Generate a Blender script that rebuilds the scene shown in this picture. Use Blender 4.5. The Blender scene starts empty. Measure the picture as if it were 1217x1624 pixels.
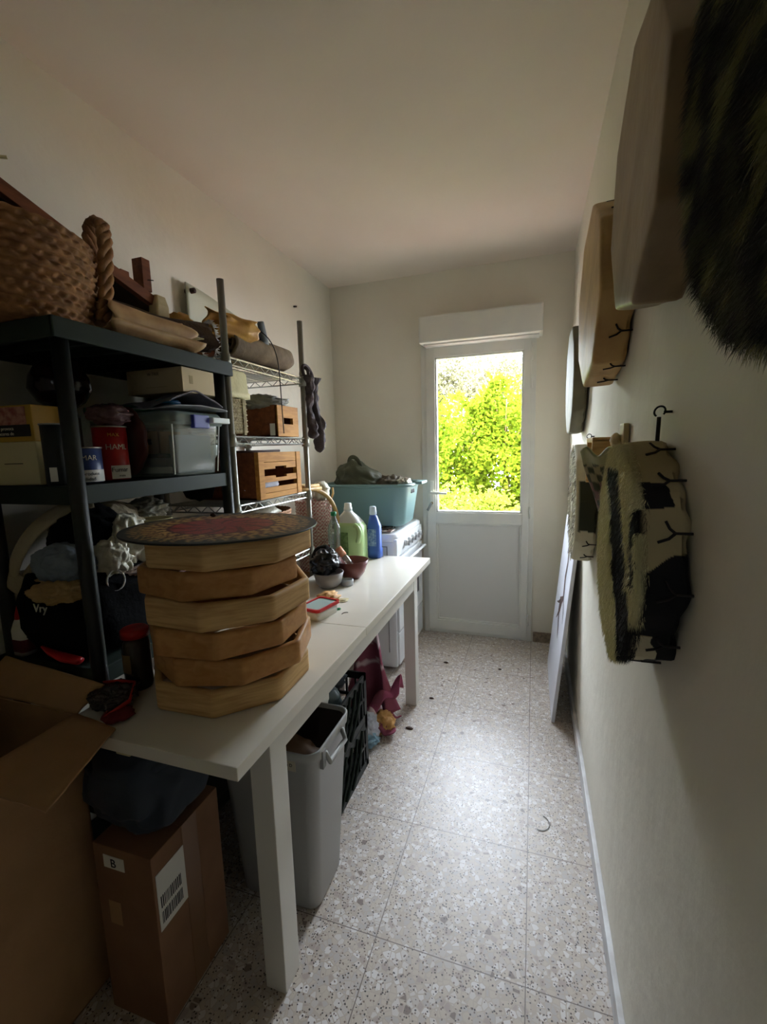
import bpy, bmesh, math, random
from math import sin, cos, pi, radians, sqrt
from mathutils import Vector, Matrix, noise
C = bpy.context.scene.collection
S = bpy.context.scene

# ------------------------------------------------------------------ camera, light, exposure
YAW, PITCH, ROLL, FPX = radians(18.66), radians(8.02), radians(-1.61), 708.0
f = Vector((-sin(YAW)*cos(PITCH), cos(YAW)*cos(PITCH), -sin(PITCH)))
r0 = Vector((cos(YAW), sin(YAW), 0)); u0 = r0.cross(f)
r = cos(ROLL)*r0 + sin(ROLL)*u0; u = -sin(ROLL)*r0 + cos(ROLL)*u0
cam = bpy.data.objects.new('camera', bpy.data.cameras.new('camera')); C.objects.link(cam)
m = Matrix((r, u, -f)).transposed().to_4x4(); m.translation = (0, 0, 1.34)
cam.matrix_world = m
cam.data.sensor_fit = 'HORIZONTAL'; cam.data.sensor_width = 36; cam.data.lens = FPX/1217*36
cam.data.clip_start = 0.02
S.camera = cam

world = bpy.data.worlds.new('sky'); S.world = world; world.use_nodes = True
bg = world.node_tree.nodes['Background']
bg.inputs[0].default_value = (0.78, 0.87, 1.0, 1); bg.inputs[1].default_value = 15.0

sun = bpy.data.objects.new('sun', bpy.data.lights.new('sun', 'SUN')); C.objects.link(sun)
sun.data.energy = 5.0; sun.data.angle = radians(0.6); sun.data.color = (1, 0.95, 0.84)
sun.rotation_euler = Vector((-0.28, 0.60, -0.95)).to_track_quat('-Z', 'Y').to_euler()

portal = bpy.data.objects.new('door_portal', bpy.data.lights.new('door_portal', 'AREA')); C.objects.link(portal)
portal.data.shape = 'RECTANGLE'; portal.data.size = 0.60; portal.data.size_y = 1.08
portal.data.cycles.is_portal = True
portal.location = (-0.357, 3.16, 1.415); portal.rotation_euler = (radians(-90), 0, 0)

portal2 = bpy.data.objects.new('added_window_portal', portal.data.copy()); C.objects.link(portal2)  # portal for the added fill-light window behind the camera
portal2.data.size = 0.12; portal2.data.size_y = 0.20
portal2.location = (0.11, -1.66, 1.75); portal2.rotation_euler = (radians(90), 0, 0)

S.view_settings.view_transform = 'Standard'; S.view_settings.look = 'None'
S.view_settings.gamma = 1; S.view_settings.use_curve_mapping = False
S.view_settings.exposure = 1.70

# ------------------------------------------------------------------ materials
def lin(c):
    return tuple(((x/255)/12.92 if x/255 <= .04045 else ((x/255+.055)/1.055)**2.4) for x in c) + (1,)
def N(nt, t, **k):
    n = nt.nodes.new(t)
    for a, b in k.items(): setattr(n, a, b)
    return n
def newmat(name):
    m = bpy.data.materials.new(name); m.use_nodes = True
    nt = m.node_tree; return m, nt, nt.nodes['Principled BSDF']
def M(name, rgb, rough=.6, metal=0, var=None, bump=None, spec=.5, trans=0, alpha=1, sss=0, ior=1.45, emit=None):
    m, nt, p = newmat(name)
    p.inputs['Base Color'].default_value = lin(rgb)
    p.inputs['Roughness'].default_value = rough; p.inputs['Metallic'].default_value = metal
    p.inputs['Specular IOR Level'].default_value = spec
    p.inputs['Transmission Weight'].default_value = trans; p.inputs['Alpha'].default_value = alpha
    p.inputs['IOR'].default_value = ior
    tc = N(nt, 'ShaderNodeTexCoord')
    if var:
        sc, c2 = var
        n = N(nt, 'ShaderNodeTexNoise'); n.inputs['Scale'].default_value = sc; n.inputs['Detail'].default_value = 5
        cr = N(nt, 'ShaderNodeMix', data_type='RGBA')
        cr.inputs[6].default_value = lin(rgb); cr.inputs[7].default_value = lin(c2)
        mr = N(nt, 'ShaderNodeMapRange'); mr.inputs[1].default_value = .35; mr.inputs[2].default_value = .65
        nt.links.new(tc.outputs['Object'], n.inputs['Vector'])
        nt.links.new(n.outputs['Fac'], mr.inputs[0]); nt.links.new(mr.outputs[0], cr.inputs[0])
        nt.links.new(cr.outputs[2], p.inputs['Base Color'])
    if bump:
        sc, st = bump
        n = N(nt, 'ShaderNodeTexNoise'); n.inputs['Scale'].default_value = sc; n.inputs['Detail'].default_value = 6
        b = N(nt, 'ShaderNodeBump'); b.inputs['Strength'].default_value = st; b.inputs['Distance'].default_value = .01
        nt.links.new(tc.outputs['Object'], n.inputs['Vector'])
        nt.links.new(n.outputs['Fac'], b.inputs['Height']); nt.links.new(b.outputs[0], p.inputs['Normal'])
    return m
def wood(name, a, b, stretch=(1, 1, 12), scale=6, rough=.55):
    m, nt, p = newmat(name)
    tc = N(nt, 'ShaderNodeTexCoord'); mp = N(nt, 'ShaderNodeMapping'); mp.inputs['Scale'].default_value = stretch
    n = N(nt, 'ShaderNodeTexNoise'); n.inputs['Scale'].default_value = scale; n.inputs['Detail'].default_value = 7
    n.inputs['Distortion'].default_value = .6
    mx = N(nt, 'ShaderNodeMix', data_type='RGBA'); mx.inputs[6].default_value = lin(a); mx.inputs[7].default_value = lin(b)
    mr = N(nt, 'ShaderNodeMapRange'); mr.inputs[1].default_value = .35; mr.inputs[2].default_value = .68
    bu = N(nt, 'ShaderNodeBump'); bu.inputs['Strength'].default_value = .15; bu.inputs['Distance'].default_value = .003
    nt.links.new(tc.outputs['Object'], mp.inputs[0]); nt.links.new(mp.outputs[0], n.inputs['Vector'])
    nt.links.new(n.outputs['Fac'], mr.inputs[0]); nt.links.new(mr.outputs[0], mx.inputs[0])
    nt.links.new(mx.outputs[2], p.inputs['Base Color'])
    nt.links.new(n.outputs['Fac'], bu.inputs['Height']); nt.links.new(bu.outputs[0], p.inputs['Normal'])
    p.inputs['Roughness'].default_value = rough; p.inputs['Specular IOR Level'].default_value = .2
    return m
def vcol(name, rough=.7, spec=.3, bump=None):
    m, nt, p = newmat(name)
    a = N(nt, 'ShaderNodeVertexColor', layer_name='Col')
    nt.links.new(a.outputs[0], p.inputs['Base Color'])
    p.inputs['Roughness'].default_value = rough; p.inputs['Specular IOR Level'].default_value = spec
    if bump:
        tc = N(nt, 'ShaderNodeTexCoord')
        n = N(nt, 'ShaderNodeTexNoise'); n.inputs['Scale'].default_value = bump[0]; n.inputs['Detail'].default_value = 5
        b = N(nt, 'ShaderNodeBump'); b.inputs['Strength'].default_value = bump[1]; b.inputs['Distance'].default_value = .004
        nt.links.new(tc.outputs['Object'], n.inputs['Vector'])
        nt.links.new(n.outputs['Fac'], b.inputs['Height']); nt.links.new(b.outputs[0], p.inputs['Normal'])
    return m
def clear(name, tint=(255, 255, 255), gloss=.12, rough=.05, body=0, bodycol=(200, 210, 205)):
    """thin clear sheet: transparent + a little gloss (+ a milky share)"""
    m = bpy.data.materials.new(name); m.use_nodes = True; nt = m.node_tree; nt.nodes.clear()
    out = N(nt, 'ShaderNodeOutputMaterial'); t = N(nt, 'ShaderNodeBsdfTransparent'); g = N(nt, 'ShaderNodeBsdfGlossy')
    t.inputs[0].default_value = lin(tint); g.inputs['Roughness'].default_value = rough
    fr = N(nt, 'ShaderNodeLayerWeight'); fr.inputs[0].default_value = .3
    mm = N(nt, 'ShaderNodeMath', operation='MULTIPLY_ADD'); mm.inputs[1].default_value = .6; mm.inputs[2].default_value = gloss*.4
    nt.links.new(fr.outputs['Fresnel'], mm.inputs[0])
    mx = N(nt, 'ShaderNodeMixShader'); nt.links.new(mm.outputs[0], mx.inputs[0])
    nt.links.new(t.outputs[0], mx.inputs[1]); nt.links.new(g.outputs[0], mx.inputs[2])
    last = mx
    if body:
        d = N(nt, 'ShaderNodeBsdfDiffuse'); d.inputs[0].default_value = lin(bodycol)
        m2 = N(nt, 'ShaderNodeMixShader'); m2.inputs[0].default_value = body
        nt.links.new(mx.outputs[0], m2.inputs[1]); nt.links.new(d.outputs[0], m2.inputs[2]); last = m2
    nt.links.new(last.outputs[0], out.inputs[0])
    return m

def terrazzo(name, warm=(194, 182, 166)):
    m, nt, p = newmat(name); L = nt.links.new
    tc = N(nt, 'ShaderNodeTexCoord')
    def vor(scale, feature='F1', rnd=1):
        v = N(nt, 'ShaderNodeTexVoronoi', feature=feature); v.inputs['Scale'].default_value = scale
        v.inputs['Randomness'].default_value = rnd; L(tc.outputs['Object'], v.inputs['Vector']); return v
    def ramp(stops, src):
        c = N(nt, 'ShaderNodeValToRGB'); c.color_ramp.interpolation = 'CONSTANT'
        e = c.color_ramp.elements
        while len(e) < len(stops): e.new(.5)
        for el, (pos, col) in zip(e, stops): el.position = pos; el.color = lin(col)
        L(src, c.inputs[0]); return c
    big = vor(64); sep = N(nt, 'ShaderNodeSeparateColor'); L(big.outputs['Color'], sep.inputs[0])
    cells = ramp([(0, warm), (.30, (206, 199, 192)), (.5, (184, 176, 169)), (.66, (216, 211, 206)), (.80, (192, 183, 174)), (.93, (172, 156, 146)), (.985, (126, 110, 100))], sep.outputs[0])
    edge = vor(64, 'DISTANCE_TO_EDGE')
    em = N(nt, 'ShaderNodeMath', operation='LESS_THAN'); em.inputs[1].default_value = .07; L(edge.outputs['Distance'], em.inputs[0])
    mx1 = N(nt, 'ShaderNodeMix', data_type='RGBA'); mx1.inputs[7].default_value = lin((184, 171, 156))
    L(em.outputs[0], mx1.inputs[0]); L(cells.outputs[0], mx1.inputs[6])
    # small dark chips
    sm = vor(135); s2 = N(nt, 'ShaderNodeSeparateColor'); L(sm.outputs['Color'], s2.inputs[0])
    a = N(nt, 'ShaderNodeMath', operation='GREATER_THAN'); a.inputs[1].default_value = .30; L(s2.outputs[1], a.inputs[0])
    nz = N(nt, 'ShaderNodeTexNoise'); nz.inputs['Scale'].default_value = 240; L(tc.outputs['Object'], nz.inputs['Vector'])
    ad = N(nt, 'ShaderNodeMath', operation='MULTIPLY_ADD'); ad.inputs[1].default_value = .45; L(nz.outputs['Fac'], ad.inputs[0]); L(sm.outputs['Distance'], ad.inputs[2])
    b = N(nt, 'ShaderNodeMath', operation='LESS_THAN'); b.inputs[1].default_value = .52; L(ad.outputs[0], b.inputs[0])
    ab = N(nt, 'ShaderNodeMath', operation='MULTIPLY'); L(a.outputs[0], ab.inputs[0]); L(b.outputs[0], ab.inputs[1])
    dk = ramp([(0, (56, 46, 42)), (.5, (84, 72, 64)), (.8, (118, 98, 86))], s2.outputs[2])
    mx2 = N(nt, 'ShaderNodeMix', data_type='RGBA'); L(ab.outputs[0], mx2.inputs[0]); L(mx1.outputs[2], mx2.inputs[6]); L(dk.outputs[0], mx2.inputs[7])
    # joints of the 40 cm tiles
    sx = N(nt, 'ShaderNodeSeparateXYZ'); L(tc.outputs['Object'], sx.inputs[0])
    def joint(out, off):
        ns = N(nt, 'ShaderNodeMath', operation='ADD'); ns.inputs[1].default_value = off + 40*.3955; L(out, ns.inputs[0])
        dv = N(nt, 'ShaderNodeMath', operation='DIVIDE'); dv.inputs[1].default_value = .3955; L(ns.outputs[0], dv.inputs[0])
        fr = N(nt, 'ShaderNodeMath', operation='FRACT'); L(dv.outputs[0], fr.inputs[0])
        l = N(nt, 'ShaderNodeMath', operation='LESS_THAN'); l.inputs[1].default_value = .0065; L(fr.outputs[0], l.inputs[0]); return l
    jx = joint(sx.outputs[0], -.003); jy = joint(sx.outputs[1], -.198)
    j = N(nt, 'ShaderNodeMath', operation='MAXIMUM'); L(jx.outputs[0], j.inputs[0]); L(jy.outputs[0], j.inputs[1])
    mx3 = N(nt, 'ShaderNodeMix', data_type='RGBA'); mx3.inputs[7].default_value = lin((112, 98, 90)); L(j.outputs[0], mx3.inputs[0]); L(mx2.outputs[2], mx3.inputs[6])
    L(mx3.outputs[2], p.inputs['Base Color'])
    p.inputs['Roughness'].default_value = .44; p.inputs['Specular IOR Level'].default_value = .7
    bu = N(nt, 'ShaderNodeBump'); bu.inputs['Strength'].default_value = .25; bu.inputs['Distance'].default_value = .001
    n2 = N(nt, 'ShaderNodeTexNoise'); n2.inputs['Scale'].default_value = 9; L(tc.outputs['Object'], n2.inputs['Vector'])
    L(n2.outputs['Fac'], bu.inputs['Height']); L(bu.outputs[0], p.inputs['Normal'])
    return m

WALL = M('wall_paint', (233, 228, 212), .75, var=(2.5, (227, 221, 205)), bump=(14, .28))
CEIL = M('ceiling_paint', (240, 229, 216), .8, var=(2, (235, 224, 210)), bump=(20, .12))
TERR = terrazzo('terrazzo_tiles')
TERRD = M('brown_terrazzo', (158, 140, 118), .5, var=(60, (120, 104, 88)))
DOORW = M('white_lacquered_metal', (228, 226, 214), .35, var=(5, (218, 218, 212)))
DPANEL = M('white_door_panel', (216, 214, 206), .45)
GLASS = clear('window_glass', gloss=.05, rough=.0)
METAL = M('brushed_metal', (190, 190, 186), .35, .9)
BRASS = M('old_brass', (150, 130, 70), .4, .9)
TABW = M('white_table_lacquer', (232, 227, 214), .28, var=(3, (224, 218, 203)))
TABL = M('white_table_leg_paint', (220, 217, 208), .45)
BLK = M('black_plastic', (24, 28, 24), .5, bump=(60, .1))
BLKG = M('dark_green_black_plastic', (36, 46, 38), .6, spec=.3)
CARD = M('corrugated_cardboard', (180, 140, 98), .85, var=(7, (166, 128, 88)), bump=(90, .15))
CARDD = M('brown_parcel_cardboard', (140, 102, 72), .8, var=(6, (124, 88, 62)))
TAPE = M('parcel_tape', (128, 92, 62), .3)
WHITE = M('white_paper', (226, 224, 216), .7)
INK = M('black_ink', (24, 22, 22), .6)
WDRUM = [wood('drum_ash_wood', (224, 186, 126), (194, 148, 92), (3, 3, 40), 3, .5),
         wood('drum_oak_wood', (202, 150, 92), (180, 126, 72), (6, 6, 10), 5, .5)]
CRATEW = wood('honey_pine', (196, 142, 66), (168, 114, 48), (10, 2, 14), 5, .7)
REDW = wood('red_brown_wood', (132, 78, 48), (104, 58, 36), (10, 2, 10), 5, .5)
DKW = wood('dark_brown_board', (70, 46, 34), (52, 34, 26), (10, 2, 10), 5, .6)
CHROME = M('chromed_wire', (176, 178, 170), .3, .85)
POLE = M('grey_steel_pole', (140, 140, 130), .45, .6)
SEAG = M('seagrass', (166, 118, 72), .75, var=(30, (128, 88, 52)), bump=(90, .25))
SEAG2 = M('pale_seagrass', (166, 152, 110), .8, var=(60, (132, 118, 82)), bump=(150, .5))
HIDE = M('tan_rawhide', (200, 164, 116), .55, var=(14, (172, 134, 90)), bump=(20, .3))
HIDEC = M('cream_rawhide', (220, 204, 160), .5, var=(18, (198, 178, 130)), bump=(30, .3))
HIDED = M('dark_brown_hide', (88, 66, 50), .75, var=(12, (66, 50, 40)), bump=(120, .5))
HIDEO = M('amber_leather', (210, 162, 78), .5, var=(16, (182, 132, 58)), bump=(30, .4))
HIDEB = M('grey_brown_suede', (128, 108, 80), .85, var=(16, (100, 84, 62)), bump=(60, .3))
PLASD = M('dark_slate_plastic', (56, 62, 66), .35)
RUBGR = M('light_grey_bin_plastic', (166, 166, 162), .45, bump=(200, .05))
BINL = M('dark_bin_liner', (58, 50, 46), .4)
TUBB = M('blue_green_tub_plastic', (124, 156, 154), .4)
ENAM = M('white_enamel', (232, 236, 238), .18)
GREYP = M('grey_plastic', (140, 142, 142), .4)
KNOB = M('pale_grey_knob', (196, 198, 200), .35)
GRATE = M('rusty_black_grate', (90, 74, 62), .7, .3, var=(90, (44, 38, 36)))
FOIL = M('stained_burner_foil', (196, 180, 166), .4, .2, var=(40, (120, 84, 66)))
GREENL = M('green_softener', (190, 222, 156), .3)
CLEARP = M('translucent_white_plastic', (224, 232, 226), .35)
BLUEL = M('blue_detergent', (66, 104, 190), .3)
BLUEC = M('pale_blue_plastic', (206, 220, 236), .35)
LABG = M('green_label', (134, 168, 104), .5, var=(90, (96, 130, 76)))
LABB = M('blue_label', (166, 190, 222), .5, var=(90, (84, 120, 190)))
PET = clear('clear_bottle_plastic', tint=(226, 238, 232), gloss=.25, rough=.08, body=.10)
BOXC = clear('clear_box_plastic', tint=(236, 242, 236), gloss=.15, rough=.2, body=.20, bodycol=(220, 228, 214))
BOXL = clear('clear_lid_plastic', tint=(196, 210, 206), gloss=.2, rough=.2, body=.38, bodycol=(176, 190, 182))
CAPG = M('green_cap', (30, 130, 84), .4)
REDP = M('red_plastic', (200, 30, 36), .35)
REDD = M('dull_red_plastic', (176, 34, 24), .4)
BROWNB = M('brown_glazed_ceramic', (112, 62, 58), .3)
BLKGL = M('glossy_black_plastic_bag', (22, 22, 24), .22, bump=(40, .5))
BLKC = M('black_fabric', (18, 18, 18), .95, spec=.1, bump=(60, .3))
GREYB = M('grey_ceramic', (150, 146, 142), .4)
ORANGE = M('orange_label', (226, 120, 60), .5, var=(50, (236, 190, 160)))
BAMB = M('bamboo', (196, 164, 104), .45, var=(30, (172, 138, 80)))
TIN = M('tin_metal', (170, 168, 160), .35, .8)
CREAM = M('cream_card', (208, 196, 152), .7)
TBLUE = M('tin_blue_print', (42, 62, 112), .35)
TRED = M('tin_red_print', (168, 30, 30), .3)
TYEL = M('tin_yellow_print', (190, 150, 50), .4)
TXTW = M('pale_print', (214, 208, 190), .6)
PINK = M('flesh_print', (190, 140, 120), .6, var=(60, (150, 80, 70)))
CLIP = M('blue_clip_plastic', (58, 64, 150), .4)
CLOTHB = M('blue_grey_cloth', (124, 136, 146), .9, bump=(50, .5))
CLOTHG = M('grey_cloth', (112, 110, 116), .85, bump=(40, .5))
CLOTHN = M('green_folder', (28, 110, 80), .5)
CLOTHT = M('tan_cloth', (172, 142, 92), .9, bump=(60, .6))
CLOTHC = M('beige_canvas', (178, 164, 136), .9, bump=(60, .5))
BAGW = M('white_plastic_bag', (206, 202, 180), .35, bump=(30, .8))
BAGG = M('grey_plastic_bag', (150, 150, 140), .3, bump=(30, .8))
BAGB = M('blue_plastic_bag', (150, 186, 206), .35, bump=(30, .8))
BAGT = M('tan_paper_bag', (206, 156, 92), .6, bump=(30, .8))
WCLO = M('white_cloth', (214, 216, 228), .85, bump=(30, .8))
OLIVE = M('olive_shopping_bag', (66, 68, 46), .6, bump=(20, .5))
POUF = M('slate_blue_cover', (46, 54, 64), .7, bump=(10, .6))
SCARF = M('dark_knotted_fabric', (72, 62, 62), .85, bump=(40, .8))
CORD = M('dark_cord', (40, 34, 30), .8)
DGLASS = M('dark_smoked_glass', (34, 22, 22), .15)
STEM = M('bark', (120, 96, 70), .9)
PATIO = M('terracotta_patio', (150, 108, 88), .9, var=(3, (136, 100, 80)))
PAPERG = M('grey_paper', (150, 152, 156), .7)
VHIDE = vcol('painted_by_nature_hide', .75, .25, (90, .3))
VHAIR = vcol('animal_hair', .5, .4)
VFLAT = vcol('printed_colours', .45, .4)

# ------------------------------------------------------------------ building helpers
ROOT = {}
def tag(o, label=None, cat=None, group=None, kind=None):
    if label: o['label'] = label
    if cat: o['category'] = cat
    if group: o['group'] = group
    if kind: o['kind'] = kind
    return o
def thing(name, label, cat, loc=(0, 0, 0), rot=None, group=None):
    """rot None: parts are given in world coordinates; else in the thing's own"""
    o = bpy.data.objects.new(name, None); C.objects.link(o); o.location = loc; o.empty_display_size = .05
    if rot is not None: o.rotation_euler = rot
    ROOT[o] = Vector(loc) if rot is None else Vector((0, 0, 0))
    return tag(o, label, cat, group)
def obj(name, bm, mat, parent=None, smooth=False, label=None, cat=None, group=None, kind=None, solid=0):
    off = ROOT.get(parent, Vector((0, 0, 0))) if parent else Vector((0, 0, 0))
    if off.length: bmesh.ops.translate(bm, verts=bm.verts, vec=-off)
    if parent is None:    # origin at the base of the thing
        xs = [v.co for v in bm.verts]
        o0 = Vector(((min(v.x for v in xs)+max(v.x for v in xs))/2, (min(v.y for v in xs)+max(v.y for v in xs))/2, min(v.z for v in xs)))
        if kind != 'structure': bmesh.ops.translate(bm, verts=bm.verts, vec=-o0)
    me = bpy.data.meshes.new(name); bm.to_mesh(me); bm.free()
    me.materials.append(mat)
    if smooth:
        for p in me.polygons: p.use_smooth = True
    o = bpy.data.objects.new(name, me); C.objects.link(o)
    if parent: o.parent = parent; ROOT[o] = off
    elif kind != 'structure': o.location = o0; ROOT[o] = o0
    if smooth == 'auto':
        for e in me.edges: pass
    if solid:
        s = o.modifiers.new('solid', 'SOLIDIFY'); s.thickness = solid; s.offset = 0
    return tag(o, label, cat, group, kind)
def dup(root, dloc=None, rz=None, label=None, group=None):
    def cp(o, par):
        c = o.copy(); C.objects.link(c)
        if par: c.parent = par
        ROOT[c] = ROOT.get(o, Vector((0, 0, 0)))
        for ch in list(o.children): cp(ch, c)
        return c
    n = cp(root, None)
    if dloc is not None: n.location = dloc
    if rz is not None: n.rotation_euler = rz
    return tag(n, label, None, group)

def box(bm, x0, x1, y0, y1, z0, z1, bev=0, seg=2, mat=None):
    b = bmesh.new(); bmesh.ops.create_cube(b, size=1)
    for v in b.verts:
        v.co = Vector(((x0+x1)/2+v.co.x*(x1-x0), (y0+y1)/2+v.co.y*(y1-y0), (z0+z1)/2+v.co.z*(z1-z0)))
    if bev: bmesh.ops.bevel(b, geom=b.edges[:], offset=bev, segments=seg, affect='EDGES', profile=.7)
    if mat is not None: bmesh.ops.transform(b, matrix=mat, verts=b.verts)
    merge(bm, b); return bm
def merge(bm, b):
    me = bpy.data.meshes.new('tmp'); b.to_mesh(me); b.free(); bm.from_mesh(me); bpy.data.meshes.remove(me)
def B(*a, **k): return box(bmesh.new(), *a, **k)
def lathe(bm, prof, c=(0, 0, 0), seg=40, axis='z', sx=1, sy=1):
    rows = []
    for (rr, z) in prof:
        row = []
        for i in range(seg):
            a = 2*pi*i/seg; p = Vector((rr*cos(a)*sx, rr*sin(a)*sy, z))
            if axis == 'x': p = Vector((p.z, p.x, p.y))
            if axis == 'y': p = Vector((p.x, p.z, p.y))
            row.append(bm.verts.new(p + Vector(c)))
        rows.append(row)
    for a, b in zip(rows, rows[1:]):
        for i in range(seg):
            bm.faces.new((a[i], a[(i+1) % seg], b[(i+1) % seg], b[i]))
    for row, pr in ((rows[0], prof[0]), (rows[-1], prof[-1])):
        if pr[0] > 1e-5: bm.faces.new(row)
    bmesh.ops.remove_doubles(bm, verts=bm.verts, dist=1e-5)
    bmesh.ops.recalc_face_normals(bm, faces=bm.faces)
    return bm
def tube(bm, pts, r, seg=8, cap=True, flat=None):
    """r number or list; flat=(ratio, up) squashes the section"""
    pts = [Vector(p) for p in pts]; n = len(pts); rows = []
    prev = None
    for i, p in enumerate(pts):
        d = (pts[min(i+1, n-1)] - pts[max(i-1, 0)])
        if d.length < 1e-9: d = Vector((0, 0, 1))
        d.normalize()
        if prev is None:
            ref = Vector((0, 0, 1)) if abs(d.z) < .9 else Vector((1, 0, 0))
            if flat: ref = Vector(flat[1])
            a = d.cross(ref).normalized()
        else:
            a = (prev - d*prev.dot(d)).normalized()
        prev = a; b = d.cross(a)
        rr = r[i] if isinstance(r, (list, tuple)) else r
        k = flat[0] if flat else 1
        rows.append([bm.verts.new(p + a*rr*cos(2*pi*j/seg) + b*rr*k*sin(2*pi*j/seg)) for j in range(seg)])
    for a, b in zip(rows, rows[1:]):
        for j in range(seg): bm.faces.new((a[j], b[j], b[(j+1) % seg], a[(j+1) % seg]))
    if cap: bm.faces.new(rows[0]); bm.faces.new(rows[-1][::-1])
    return bm
def T(pts, r, **k): return tube(bmesh.new(), pts, r, **k)
def cyl(bm, p0, p1, r, seg=16): return tube(bm, [p0, p1], r, seg=seg)
def rrect(hx, hy, rad, n=6):
    rad = min(rad, hx*.999, hy*.999); o = []
    for q, (sx, sy) in enumerate(((1, 1), (-1, 1), (-1, -1), (1, -1))):
        for i in range(n+1):
            a = (q + i/n)*pi/2
            o.append((sx*(hx-rad) + rad*cos(a), sy*(hy-rad) + rad*sin(a)))
    return o
def loft(bm, secs, cap0=True, cap1=True, n=6):
    """secs: (cx, cy, z, hx, hy, rad)"""
    rows = []
    for (cx, cy, z, hx, hy, rad) in secs:
        rows.append([bm.verts.new((cx+x, cy+y, z)) for x, y in rrect(hx, hy, rad, n)])
    for a, b in zip(rows, rows[1:]):
        for i in range(len(a)):
            bm.faces.new((a[i], a[(i+1) % len(a)], b[(i+1) % len(a)], b[i]))
    if cap0: bm.faces.new(rows[0][::-1])
    if cap1: bm.faces.new(rows[-1])
    return bm
def grid(bm, fn, nu, nv):
    vs = [[bm.verts.new(fn(i/nu, j/nv)) for j in range(nv+1)] for i in range(nu+1)]
    for i in range(nu):
        for j in range(nv): bm.faces.new((vs[i][j], vs[i+1][j], vs[i+1][j+1], vs[i][j+1]))
    return bm
def ridged(p): return 1 - abs(noise.noise(p)*2)
def blob(c, rad, seed=0, amp=.18, freq=3., sub=4, floor=None, ridge=1.0, power=1.0):
    bm = bmesh.new(); bmesh.ops.create_icosphere(bm, subdivisions=sub, radius=1)
    c = Vector(c); o = Vector((seed*3.1, seed*1.7, seed*.9))
    for v in bm.verts:
        n = v.co.normalized()
        q = n*freq*.5 + o
        w = noise.noise(q*1.1 + o)
        d = 1 + amp*(ridged(q*1.0 + Vector((w, w, 0))) - .6)*ridge + amp*.5*noise.noise(q*3) + amp*.35*ridged(q*3.3 + o)
        p = Vector([math.copysign(abs(n[i])**power, n[i]) for i in range(3)])
        v.co = Vector((c.x + p.x*rad[0]*d, c.y + p.y*rad[1]*d, c.z + p.z*rad[2]*d))
        if floor is not None and v.co.z < floor: v.co.z = floor + .001*noise.noise(q*6)
    return bm
def spiral_roll(p0, p1, r0, turns=2.2, inner=.45, amp=.1, seed=0, nu=70, nv=24, flare=0, squash=1.0, ragged=.0):
    p0, p1 = Vector(p0), Vector(p1); d = (p1-p0); L = d.length; d.normalize()
    a = d.cross(Vector((0, 0, 1))).normalized(); b = a.cross(d)
    def fn(s, t):
        th = s*turns*2*pi + seed
        k = inner + (1-inner)*s
        rr = r0*k*(1 + amp*noise.noise(Vector((cos(th)*1.4+seed, sin(th)*1.4, t*2.4+s))) + flare*max(0, t-.75)*4*(s > .6))
        tt = t + ragged*noise.noise(Vector((th*1.1, seed, (t > .5)*3)))*(abs(t-.5)*2)**2
        return p0 + d*(L*tt) + a*(rr*cos(th)) + b*(rr*sin(th)*squash)
    return grid(bmesh.new(), fn, nu, nv)
def woven(c, z0, z1, rfun, rows, cols, amp=.004, seg=None, nz=4, bottom=True, sup=2.0):
    """basket wall; rfun(t)->(rx,ry); sup: superellipse power (2 = ellipse)"""
    bm = bmesh.new(); seg = seg or cols*4; H = rows*nz; vs = []
    for j in range(H+1):
        t = j/H; rx, ry = rfun(t); row = []
        for i in range(seg):
            a = 2*pi*i/seg; ca, sa = cos(a), sin(a)
            k = (abs(ca)**sup + abs(sa)**sup)**(-1/sup)
            rw = int(j/nz) % 2
            w = sin(cols*a/1.0 + rw*pi)*.5 + .5
            d = amp*abs(sin(pi*t*rows))*(.55 + .7*w)
            row.append(bm.verts.new((c[0] + (rx+d)*k*ca, c[1] + (ry+d)*k*sa, z0 + (z1-z0)*t + .0015*sin(cols*a))))
        vs.append(row)
    for a, b in zip(vs, vs[1:]):
        for i in range(seg): bm.faces.new((a[i], a[(i+1) % seg], b[(i+1) % seg], b[i]))
    if bottom: bm.faces.new(vs[0][::-1])
    return bm
def text(name, body, size, mat, parent, origin, xdir, updir, extrude=.0004, align='LEFT'):
    cu = bpy.data.curves.new(name, 'FONT'); cu.body = body; cu.size = size; cu.extrude = extrude; cu.align_x = align
    to = bpy.data.objects.new(name, cu); C.objects.link(to)
    dg = bpy.context.evaluated_depsgraph_get(); me = bpy.data.meshes.new_from_object(to.evaluated_get(dg))
    bpy.data.objects.remove(to); bpy.data.curves.remove(cu)
    bm = bmesh.new(); bm.from_mesh(me); bpy.data.meshes.remove(me)
    x = Vector(xdir).normalized(); y = Vector(updir).normalized(); z = x.cross(y)
    mt = Matrix((x, y, z)).transposed().to_4x4(); mt.translation = Vector(origin)
    bmesh.ops.transform(bm, matrix=mt, verts=bm.verts)
    return obj(name, bm, mat, parent)
def setcol(o, fn):
    me = o.data; a = me.color_attributes.new('Col', 'FLOAT_COLOR', 'POINT')
    for i, v in enumerate(me.vertices): a.data[i].color = lin(fn(v.co))
    return o
def bend(p0, p1, p2, n=12):
    p0, p1, p2 = map(Vector, (p0, p1, p2))
    return [(1-t)**2*p0 + 2*t*(1-t)*p1 + t*t*p2 for t in [i/n for i in range(n+1)]]
def ellipse_pts(c, a, b, n=24, t0=0, t1=2*pi):
    c, a, b = Vector(c), Vector(a), Vector(b)
    return [c + a*cos(t0+(t1-t0)*i/n) + b*sin(t0+(t1-t0)*i/n) for i in range(n+1)]

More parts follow.
